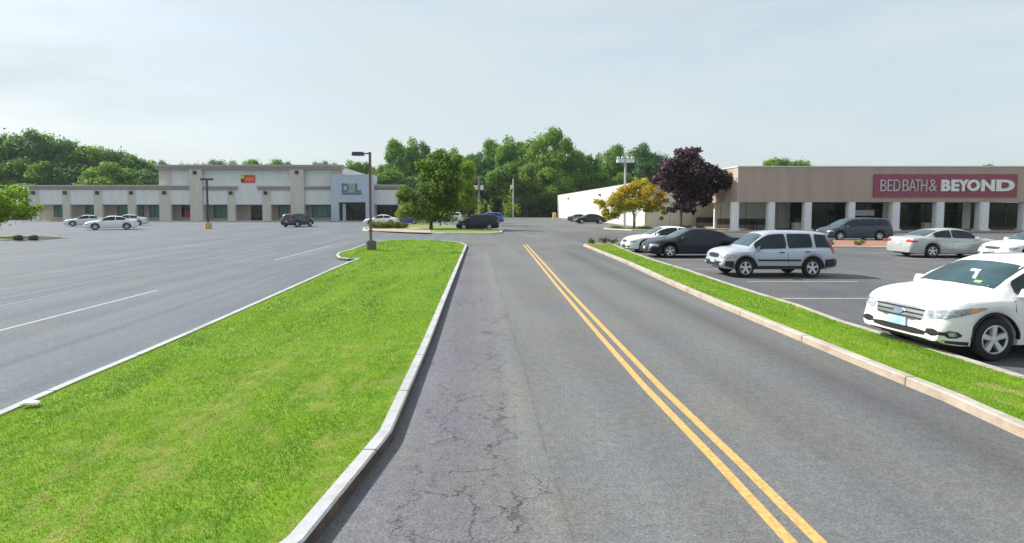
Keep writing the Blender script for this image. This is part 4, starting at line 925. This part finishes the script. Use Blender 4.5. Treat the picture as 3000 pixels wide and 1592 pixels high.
def make_car(kind, label, cat, paintm, name=None, low=M_trim, arch=False, hl=True, headlight=None, taillight=None, grille='bars', detail=2, group=None, rim_n=5, extra=None):
    S = TYPES[kind]; L, Wd, r = S['L'], S['W'], S['r']; hw = Wd / 2
    top = smooth_curve(S['top']); belt = smooth_curve(S['belt'])
    Ra = r + .065
    xs = set(np.round(np.linspace(-L / 2, L / 2, 46), 3))
    for a in (S['fa'], S['ra']):
        for t in np.linspace(0, math.pi, 15): xs.add(round(a + Ra * math.cos(t), 3))
        xs.add(round(a + Ra + .004, 3)); xs.add(round(a - Ra - .004, 3))
    for e in (.01, .03, .06, .1, .15): xs.add(round(L / 2 - e, 3)); xs.add(round(-L / 2 + e, 3))
    xs = sorted(xs)
    def bot(x):
        b_ = S['bot'] + .07 * max(0, 1 - (L / 2 - abs(x)) / .35) ** 2
        for a in (S['fa'], S['ra']):
            if abs(x - a) <= Ra: b_ = max(b_, r + math.sqrt(max(0, Ra * Ra - (x - a) ** 2)))
        return b_
    def wid(x):
        e = (L / 2 - abs(x)); k = (.17 if kind in ('suv', 'crv', 'van') else .2) if x > 0 else .13; d_ = .62 if x > 0 else .45
        return hw * (1 - k * max(0, 1 - e / d_) ** 2.6)
    rings = []
    for x in xs:
        T_ = interp(top, x); B_ = min(interp(belt, x), T_ - .015); bo = min(bot(x), B_ - .06); w = wid(x); c = T_ - B_
        k = min(1, max(0, (c - .08) / .25)); k = k * k * (3 - 2 * k)
        fl = [(0, bo), (w - .12, bo), (w - .035, bo + .02), (w - .012, bo + (B_ - bo) * .22), (w, bo + (B_ - bo) * .5), (w - .012, bo + (B_ - bo) * .8), (w - .035, B_ - .03), (w - .075, B_ + .004)]
        wf = w - .075
        yc_ = wf - .03 - c * .30; hood1 = (wf * .86, B_ + c * .62); hood2 = (wf * .6, B_ + c * .93)
        cab1 = (yc_, B_ + c * .86); cab2 = (yc_ * .86, T_ - .025)
        midh = (wf * .95, B_ + c * .3); midc = ((wf + yc_) / 2 + .012, B_ + c * .43)
        mix = lambda a, b_: (a[0] * (1 - k) + b_[0] * k, a[1] * (1 - k) + b_[1] * k)
        fl += [mix(midh, midc), mix(hood1, cab1), mix(hood2, cab2), (0, T_ + .0)]
        rings.append([(x, -y, z) for y, z in fl[::-1]] + [(x, y, z) for y, z in fl[1:-1]])
    n = len(rings[0]); b = MB(); vs = [p for rg in rings for p in rg]; fs = []
    for i in range(len(rings) - 1):
        for k in range(n): fs.append((i * n + k, i * n + (k + 1) % n, (i + 1) * n + (k + 1) % n, (i + 1) * n + k))
    fs.append(tuple(range(n))); fs.append(tuple(range((len(rings) - 1) * n, len(rings) * n))[::-1])
    b.add(vs, fs)
    car = thing(name or 'parked_car', label, cat, (0, 0, 0), 0, group)
    b.build('body', paintm, car, smooth=42)
    bvh = BVHTree.FromPolygons([Vector(v) for v in vs], fs)
    def hit(axis, a, c_, side=1):
        if axis == 'y': o_ = Vector((a, 3 * side, c_)); d = Vector((0, -side, 0))
        elif axis == 'x': o_ = Vector((4 * side, a, c_)); d = Vector((-side, 0, 0))
        elif axis == 'c':
            e_ = Vector((-1, side, 0)).normalized(); d = Vector((-1, -side, 0)).normalized()
            o_ = Vector((L / 2 - .3, side * (hw - .3), c_)) + e_ * a - d * 3
        else: o_ = Vector((a, c_, 4)); d = Vector((0, 0, -1))
        h = bvh.ray_cast(o_, d); return h
    def patch(pname, poly, axis, m, side=1, off=.008, rnd=1, parent=None, nr=4):
        P_ = [Vector(p) for p in poly]
        for _ in range(rnd):
            q = []
            for i in range(len(P_)):
                a, c_ = P_[i], P_[(i + 1) % len(P_)]; q += [a.lerp(c_, .2), a.lerp(c_, .8)]
            P_ = q
        res = []
        for i in range(len(P_)):
            a, c_ = P_[i], P_[(i + 1) % len(P_)]; kk = max(1, int((c_ - a).length / .12))
            for j in range(kk): res.append(a.lerp(c_, j / kk))
        cen_ = sum(res, Vector((0, 0))) / len(res); m_ = len(res); V_ = []; F_ = []
        last = None
        for ring in range(nr, -1, -1):
            for p in (res if ring else [cen_]):
                q = cen_.lerp(p, ring / nr) if ring else cen_
                h = hit(axis, q[0], q[1], side)
                if h[0] is None: return None
                nn_ = h[1] if h[1].dot(Vector((0, side, 0) if axis == 'y' else (side, 0, 0) if axis == 'x' else (1, side, 0) if axis == 'c' else (0, 0, 1))) > 0 else -h[1]
                V_.append(h[0] + nn_ * off)
        for ring in range(nr - 1):
            for i in range(m_): F_.append((ring * m_ + i, ring * m_ + (i + 1) % m_, (ring + 1) * m_ + (i + 1) % m_, (ring + 1) * m_ + i))
        for i in range(m_): F_.append(((nr - 1) * m_ + i, (nr - 1) * m_ + (i + 1) % m_, nr * m_))
        # rim back to the body so the panel has thickness
        o0 = len(V_); dvec = Vector((0, -side, 0)) if axis == 'y' else Vector((-side, 0, 0)) if axis == 'x' else Vector((-.7, -.7 * side, 0)) if axis == 'c' else Vector((0, 0, -1))
        for i in range(m_): V_.append(V_[i] + dvec * (off + .012))
        for i in range(m_): F_.append((i, (i + 1) % m_, o0 + (i + 1) % m_, o0 + i))
        mb = MB(); mb.add(V_, F_); return mb.build(pname, m, parent or car, smooth=35)
    T_ = lambda x: interp(top, x); B_ = lambda x: interp(belt, x)
    # side windows
    for side in (1, -1):
        for (xa, xb) in S['side']:
            nx = 7; bot_ = []; up = []
            for i in range(nx):
                x = xa + (xb - xa) * i / (nx - 1); c = T_(x) - B_(x)
                bot_.append((x, B_(x) + .045)); zu = B_(x) + .83 * c
                if zu > B_(x) + .07: up.append((x, zu))
            if kind in ('suv', 'crv', 'van') and xa == S['side'][0][0]:
                up = [(p[0] if i else p[0] + .14, p[1]) for i, p in enumerate(up)]
            patch('side_window', bot_ + up[::-1], 'y', M_cglass, side, rnd=1)
        # door gaps, handle, mirror
        if detail >= 1:
            gaps = [S['side'][-1][1] + .06, S['side'][-1][0] - .03] + ([S['side'][-2][0] + .06] if detail > 1 else [])
            for gx in gaps:
                z0_ = S['bot'] + .2; z1_ = B_(gx) - .01
                if abs(gx - S['ra']) < Ra: z0_ = r + Ra + .05
                if abs(gx - S['fa']) < Ra: z0_ = r + Ra + .02
                patch('door_gap', [(gx - .007, z0_), (gx + .007, z0_), (gx + .007, z1_), (gx - .007, z1_)], 'y', M_line, side, off=.003, rnd=0, nr=2)
            for hx in ([S['side'][-1][0] + .12, S['side'][-2][0] + .14] if len(S['side']) > 1 else [S['side'][-1][0] + .12]):
                patch('door_handle', [(hx, B_(hx) - .12), (hx + .19, B_(hx) - .12), (hx + .19, B_(hx) - .085), (hx, B_(hx) - .085)], 'y', M_trim if kind == 'crv' else paintm, side, off=.03, rnd=1, nr=2)
            if kind == 'crv':
                patch('side_moulding', [(S['ra'] + Ra + .06, .60), (S['fa'] - Ra - .06, .60), (S['fa'] - Ra - .06, .66), (S['ra'] + Ra + .06, .66)], 'y', M_trim, side, off=.02, rnd=0, nr=2)
        mx_ = S['side'][-1][1] - .12; wy = wid(mx_); mb = MB()
        mb.add([(mx_ - .08, side * (wy - .06), B_(mx_) + .02), (mx_ + .1, side * (wy - .06), B_(mx_) + .02), (mx_ + .08, side * (wy + .17), B_(mx_) + .05), (mx_ - .06, side * (wy + .17), B_(mx_) + .05),
                (mx_ - .08, side * (wy - .04), B_(mx_) + .15), (mx_ + .06, side * (wy - .04), B_(mx_) + .15), (mx_ + .04, side * (wy + .16), B_(mx_) + .17), (mx_ - .06, side * (wy + .16), B_(mx_) + .17)],
               [(0, 3, 2, 1), (4, 5, 6, 7), (0, 1, 5, 4), (1, 2, 6, 5), (2, 3, 7, 6), (3, 0, 4, 7)])
        mb.build('wing_mirror', M_trim if kind == 'crv' else paintm, car, smooth=80)
    # windscreen and rear glass
    def glass_top(pname, xa, xb, m):
        pts = []
        for i in range(6):
            x = xa + (xb - xa) * i / 5; c = T_(x) - B_(x); w = wid(x) - .075
            kk = min(1, max(0, (c - .08) / .25)); kk = kk * kk * (3 - 2 * kk); y = (w * .80) * (1 - kk) + ((w - .03 - c * .30) * .90) * kk
            pts.append((x, y))
        patch(pname, [(x, -y) for x, y in pts] + [(x, y) for x, y in pts[::-1]], 'z', m, off=.008, rnd=1, nr=5)
    glass_top('windscreen', S['ws'][0] - .07, S['ws'][1], M_ws)
    if 'rear' in S: glass_top('rear_window', S['rear'][0], S['rear'][1], M_ws)
    else: patch('rear_window', [(-.6, S['back'][0]), (.6, S['back'][0]), (.52, S['back'][1]), (-.52, S['back'][1])], 'x', M_cglass, -1, nr=4)
    # front
    zf = B_(L / 2 - .12)
    if kind == 'suv':
        G_ = dict(hl=[(.50, .70), (.74, .74), (.76, .86), (.52, .82)], gr=(.46, .58, .82), fog=[(.56, .38), (.72, .40), (.72, .50), (.6, .49)], intake=[(-.50, .36), (.50, .36), (.56, .46), (-.56, .46)], plate=[(-.18, .46), (.18, .46), (.18, .60), (-.18, .60)])
    elif kind == 'crv':
        G_ = dict(hl=[(.44, .66), (.70, .66), (.72, .84), (.46, .82)], gr=(.40, .68, .84), fog=[(.50, .42), (.64, .42), (.64, .52), (.50, .52)], intake=[(-.44, .40), (.44, .40), (.44, .52), (-.44, .52)], plate=[(-.17, .5), (.17, .5), (.17, .62), (-.17, .62)])
    else:
        z = .56 if kind == 'sedan' else .66
        G_ = dict(hl=[(.46, z), (.76, z + .02), (.78, z + .13), (.48, z + .13)], gr=(.38, z, z + .13), fog=[(.5, .32), (.72, .32), (.72, .40), (.5, .40)], intake=[(-.44, .28), (.44, .28), (.44, .40), (-.44, .40)], plate=[(-.17, .42), (.17, .42), (.17, .53), (-.17, .53)])
    for s in (1, -1):
        if kind == 'suv':
            patch('headlight', [(-.26, .66), (.02, .70), (.50, .86), (.46, .90), (-.02, .84), (-.26, .80)], 'c', headlight or M_hl, s, off=.012, nr=4)
            patch('indicator', [(.26, .79), (.40, .835), (.40, .87), (.26, .85)], 'c', M_amb, s, off=.02, nr=2)
            patch('fog_light', [(-.28, .40), (.10, .38), (.20, .43), (.12, .50), (-.26, .52)], 'c', M_trim, s, off=.01, nr=3)
            patch('fog_lens', [(.02, .41), (.13, .42), (.10, .48), (.0, .49)], 'c', M_hl, s, off=.02, nr=2)
        else:
            h0_, h1_ = G_['hl'][0][1], G_['hl'][2][1]
            patch('headlight', [(-.22, h0_), (.24, h0_ + .02), (.36, h1_), (-.20, h1_ - .01)], 'c', headlight or M_hl, s, off=.012, nr=4)
            if kind == 'crv': patch('indicator', [(.26, h0_ + .05), (.36, h0_ + .06), (.36, h1_ - .02), (.28, h1_ - .02)], 'c', M_amb, s, off=.02, nr=2)
            f0_, f1_ = G_['fog'][0][1], G_['fog'][2][1]
            patch('fog_light', [(-.22, f0_), (-.02, f0_), (-.02, f1_), (-.22, f1_)], 'c', M_hl if kind == 'crv' else M_trim, s, off=.022, nr=3)
    gw, g0, g1 = G_['gr']
    patch('grille', [(-gw, g0), (gw, g0), (gw + .03, g1), (-gw - .03, g1)], 'x', M_trim if kind != 'suv' else M_chr, 1, off=.008, nr=3)
    if kind == 'suv':
        for k in range(3):
            z = g0 + .03 + k * .075; patch('grille_bar', [(-gw + .02 - k * .02, z), (gw - .02 + k * .02, z), (gw - .02 + k * .02, z + .026), (-gw + .02 - k * .02, z + .026)], 'x', M_trim, 1, off=.02, rnd=0, nr=2)
        patch('badge', [(-.08, g0 + .10), (0, g0 + .06), (.1, g0 + .10), (.1, g0 + .14), (0, g0 + .18), (-.1, g0 + .14)], 'x', mat('badge_blue', (.16, .22, .34), .3), 1, off=.03, nr=2)
    if kind == 'suv':
        patch('lower_lip', [(-.70, .275), (.70, .275), (.74, .325), (-.74, .325)], 'x', M_trim, 1, off=.01, rnd=0, nr=3)
        for s in (1, -1): patch('lower_lip', [(L / 2 - .42, .27), (L / 2 - .05, .30), (L / 2 - .05, .345), (L / 2 - .42, .33)], 'y', M_trim, s, off=.01, rnd=0, nr=3)
    patch('air_intake', G_['intake'], 'x', M_trim, 1, off=.01, nr=3)
    patch('licence_plate', G_['plate'], 'x', M_plate, 1, off=.03, rnd=0, nr=2)
    # rear
    zt_ = {'suv': .86, 'crv': .82, 'sedan': .76, 'van': .88}[kind]
    for s in (1, -1):
        if kind == 'crv':
            patch('tail_light', [(-2.2, .86), (-2.05, .86), (-1.93, 1.46), (-2.01, 1.47), (-2.16, 1.12)], 'y', M_red, s, off=.012, nr=3)
            patch('tail_light', [(s * .70, .84), (s * .82, .84), (s * .70, 1.4), (s * .62, 1.4)], 'x', M_red, -1, off=.012, nr=3)
        else:
            patch('tail_light', [(s * .50, zt_), (s * .82, zt_), (s * .80, zt_ + .14), (s * .52, zt_ + .14)], 'x', M_red, -1, off=.012, nr=3)
            patch('tail_light_wrap', [(-L / 2 + .06, zt_ + .0), (-L / 2 + .32, zt_ + .02), (-L / 2 + .30, zt_ + .10), (-L / 2 + .08, zt_ + .10)], 'y', M_red, s, off=.012, nr=3)
    patch('licence_plate', [(-.17, .64), (.17, .64), (.17, .76), (-.17, .76)], 'x', M_plate, -1, off=.02, rnd=0, nr=2)
    # underbody and bumpers
    b = MB(); b.box(-L / 2 + .25, L / 2 - .25, -hw + .3, hw - .3, S['bot'] - .03, .6); b.build('underbody', M_trim, car)
    if kind in ('suv', 'crv'):
        for s in (1, -1):
            aw = .05 if kind == 'crv' else .012
            patch('sill_cladding', [(S['ra'] + Ra, S['bot'] + .03), (S['fa'] - Ra, S['bot'] + .03), (S['fa'] - Ra, S['bot'] + .13), (S['ra'] + Ra, S['bot'] + .13)], 'y', M_trim, s, off=.016, rnd=0, nr=2)
            for a in (S['fa'], S['ra']):
                b = MB(); vs_ = []; m_ = 15
                for t in np.linspace(0, math.pi, m_):
                    for rr__ in (Ra - .005, Ra + aw):
                        xx = a + rr__ * math.cos(t); zz = r + rr__ * math.sin(t) - .0
                        h = bvh.ray_cast(Vector((a + (Ra + .03) * math.cos(t), 3 * s, r + (Ra + .03) * math.sin(t))), Vector((0, -s, 0)))
                        yv = (h[0].y if h[0] else s * hw * .98) + s * .02; vs_.append((xx, yv, zz)); vs_.append((xx, yv - s * .06, zz))
                fs_ = []
                for i in range(m_ - 1):
                    o_ = i * 4; p_ = o_ + 4; fs_ += [(o_, o_ + 2, p_ + 2, p_), (o_ + 1, p_ + 1, p_ + 3, o_ + 3), (o_, p_, p_ + 1, o_ + 1), (o_ + 2, o_ + 3, p_ + 3, p_ + 2)]
                b.add(vs_, fs_)
                if kind == 'crv' or True: b.build('arch_trim', M_trim, car, smooth=40)
        if kind == 'crv':
            patch('bumper', [(-.66, .39), (.66, .39), (.70, .56), (-.70, .56)], 'x', M_trim, 1, off=.02, rnd=0, nr=4)
            patch('bumper', [(-.78, S['bot'] + .12), (.78, S['bot'] + .12), (.78, .66), (-.78, .66)], 'x', M_trim, -1, off=.03, rnd=0, nr=4)
            for s in (1, -1):
                patch('bumper_side', [(L / 2 - .42, .34), (L / 2 - .12, .42), (L / 2 - .12, .60), (L / 2 - .42, .60)], 'y', M_trim, s, off=.02, rnd=0, nr=3)
                patch('bumper_side', [(-L / 2 + .1, .42), (-L / 2 + .5, .36), (-L / 2 + .5, .66), (-L / 2 + .1, .68)], 'y', M_trim, s, off=.02, rnd=0, nr=3)
    # wheels
    for a in (S['fa'], S['ra']):
        for s in (1, -1):
            c_ = (a, s * (hw - .125), r); b = MB()
            b.lathe_y([(r * .62, -.1), (r * .8, -.115), (r * .95, -.1), (r, -.06), (r, .06), (r * .95, .1), (r * .8, .115), (r * .62, .1), (r * .62, -.1)], c_, 28)
            wh_ = b.build('wheel', M_tyre, car, smooth=50)
            b = MB(); fo = s * .085
            b.lathe_y([(r * .68, s * .07), (r * .68, s * .108), (r * .62, s * .108), (r * .60, s * .03)], c_, 28)
            b.lathe_y([(r * .60, s * .02), (.001, s * .02)], c_, 28)
            ri = b.build('rim', mat('rim_dark', (.09, .09, .095), .5, .3), wh_, smooth=40)
            b = MB()
            b.lathe_y([(r * .69, s * .1), (r * .63, s * .116), (r * .60, s * .09)], c_, 28)
            b.lathe_y([(r * .16, s * .03), (r * .15, s * .10), (.001, s * .105)], c_, 14)
            for k in range(rim_n):
                t = 2 * math.pi * k / rim_n + .3; u_ = Vector((math.cos(t), 0, math.sin(t))); v_ = Vector((-math.sin(t), 0, math.cos(t)))
                def pt(rad, half, y): return tuple(Vector(c_) + u_ * rad + v_ * half + Vector((0, s * y, 0)))
                h0, h1 = r * (.42 / rim_n), r * (.62 / rim_n)
                b.add([pt(r * .1, -h0, .095), pt(r * .1, h0, .095), pt(r * .64, h1, .105), pt(r * .64, -h1, .105), pt(r * .1, -h0, .03), pt(r * .1, h0, .03), pt(r * .64, h1, .05), pt(r * .64, -h1, .05)],
                      [(0, 1, 2, 3), (4, 7, 6, 5), (0, 4, 5, 1), (1, 5, 6, 2), (2, 6, 7, 3), (3, 7, 4, 0)])
            b.build('spokes', M_rim, wh_, smooth=30)
    if extra: extra(car, patch, T_, B_)
    return car

def place(car, px, py, which, face, scale=1.0, dy=0):
    """put the near-side wheel of axle `which` at photo pixel (px, py) on the ground; face = heading in degrees (180 = to the left)"""
    a = R(face); car.rotation_euler = (0, 0, a); sc3 = scale if isinstance(scale, tuple) else (scale,) * 3; car.scale = sc3; lxs, lys = sc3[0], sc3[1]
    kind = car['ckind']; S = TYPES[kind]; lx = S['fa'] if which == 'f' else S['ra']
    side = 1 if math.cos(a) < 0 else -1          # which flank looks at the camera
    lyy = side * (S['W'] / 2 - .02)
    gx, gy = G(px, py); c, s = math.cos(a), math.sin(a)
    car.location = (gx - (lx * lxs * c - lyy * lys * s), gy - (lx * lxs * s + lyy * lys * c), .010)
    del car['ckind']
def car(kind, label, cat, pm, px, py, which, face, scale=1.0, **k):
    c = make_car(kind, label, cat, pm, **k); c['ckind'] = kind; place(c, px, py, which, face, scale); return c
def seven(car_, patch, T_, B_):
    M = mat('sticker_white', (.75, .78, .7), .6)
    # the digit 7 stuck on the windscreen, as two strokes that follow the glass
    S7 = MATS['sticker_white']
    patch('sticker', [(.87, .14), (.87, -.02), (.82, -.02), (.82, .14)][::-1], 'z', S7, off=.02, rnd=0, nr=2)
    patch('sticker', [(.86, .085), (.86, .14), (1.05, .25), (1.05, .19)][::-1], 'z', S7, off=.0205, rnd=0, nr=2)
    patch('sticker', [(1.14, .42), (1.14, .30), (1.10, .30), (1.10, .42)][::-1], 'z', mat('sticker_green', (.35, .55, .2), .6), off=.02, rnd=0, nr=2)
car('suv', 'white compact SUV with a 7 on its windscreen parked nose over the right grass strip', 'car', paint('white', (.80, .80, .80)), 2911, 1062, 'f', 186, 1.0, extra=seven)
car('crv', 'silver boxy SUV with black bumpers parked across from the grass strip', 'car', paint('silver_blue', (.42, .46, .54), .25), 2184, 815, 'f', 180, (.91, 1, 1.0))
car('sedan', 'black sedan parked between the silver SUV and the white car', 'car', paint('black_blue', (.012, .016, .026)), 1963, 757, 'f', 181, 1.02, extra=lambda c, p, T, B: p('indicator', [(2.0, .56), (2.12, .54), (2.12, .62), (2.0, .62)], 'y', M_amb, 1, off=.02, nr=2))
car('sedan', 'white sedan parked beyond the black sedan at the tip of the grass strip', 'car', paint('white', (.8, .8, .8)), 1893, 742, 'f', 181, 1.02)
car('van', 'dark slate minivan parked along the walkway in front of the white columns', 'minivan', paint('slate', (.05, .065, .09), .2), 2462, 706, 'f', 180, 1.0, name='parked_minivan')
car('sedan', 'silver green sedan seen from its tail, headed right in the right car park', 'car', paint('silver_green', (.42, .45, .44), .3), 2732, 757, 'r', 0, 1.02)
car('sedan', 'white sedan cut by the right edge, nose beside the silver green sedan', 'car', paint('white_silver', (.72, .74, .76)), 3016, 770, 'f', 179, 1.0)
# left car park
car('sedan', 'nearest white sedan of the three in front of the left wing', 'car', paint('white', (.8, .8, .8)), 279, 675, 'f', 214, 1.12, detail=1)
car('sedan', 'white sedan partly hidden behind and left of the nearest white one', 'car', paint('pearl', (.66, .66, .70)), 213, 664, 'f', 212, 1.08, detail=1)
car('sedan', 'pale silver sedan parked right of the nearest white sedan', 'car', paint('pale_silver', (.62, .65, .68), .15), 405, 661, 'r', 204, 1.1, detail=1)
car('suv', 'dark hatchback seen from behind standing alone in front of the middle block', 'car', paint('charcoal', (.035, .042, .055), .2), 872, 666, 'r', 72, 1.1, detail=1, taillight=1)
car('sedan', 'white sedan behind the clipped hedge and the lamp post', 'car', paint('white', (.8, .8, .8)), 1085, 661, 'f', 182, 1.08, detail=1)
car('sedan', 'blue sedan parked between the white sedan and the big tree', 'car', paint('blue', (.06, .10, .25), .2), 1213, 658, 'r', 180, 1.02, detail=1)
car('van', 'black minivan at the end of the planted island, headed left', 'minivan', paint('black_navy', (.014, .018, .03)), 1359, 674.5, 'f', 180, (.97, 1, 1.02), detail=1, name='parked_minivan')
car('suv', 'bright blue car mostly hidden behind the black minivan', 'car', paint('bright_blue', (.03, .10, .45), .1), 1458, 656, 'r', 180, 1.1, detail=1)
car('sedan', 'dark green black sedan parked along the cream side wall', 'car', paint('dark_green', (.02, .03, .03), .1), 1705, 656, 'f', 182, 1.1, detail=1)
car('sedan', 'grey sedan with a red tail behind the dark green sedan at the cream wall', 'car', paint('dim_grey', (.10, .12, .12), .2), 1680, 650.5, 'r', 355, .98, detail=1)
car('van', 'white van glimpsed behind the tree trunks of the island', 'van', paint('white', (.8, .8, .8)), 1335, 649, 'r', 180, 1.0, detail=1, name='parked_van')

# litter: white scrap on the lawn by the kerb
x_, y_ = G(88, 1186, .14); b = MB(); b.box(-.09, .09, -.05, .05, 0, .015); b.box(-.06, .07, -.04, .045, .015, .025)
o = b.build('paper_scrap', mat('paper_white', (.75, .76, .78), .7)); o.location = (x_, y_, .155); o.rotation_euler = (0, .1, .3); tag(o, 'white scrap lying on the grass by the left kerb', 'litter')

# ------------------------------------------------------------------ thin summer haze
hz = box(-420, 420, -30, 420, -1.2, 42)
m = bpy.data.materials.new('thin_haze'); m.use_nodes = True; t = m.node_tree; t.nodes.remove(t.nodes['Principled BSDF'])
pv = N(t, 'ShaderNodeVolumePrincipled'); pv.inputs['Color'].default_value = (.86, .93, 1, 1); pv.inputs['Density'].default_value = .00016; pv.inputs['Anisotropy'].default_value = .3
t.links.new(pv.outputs[0], t.nodes['Material Output'].inputs['Volume'])
o = hz.build('haze', m); o['kind'] = 'stuff'; o['label'] = 'thin pale summer haze over the whole place'
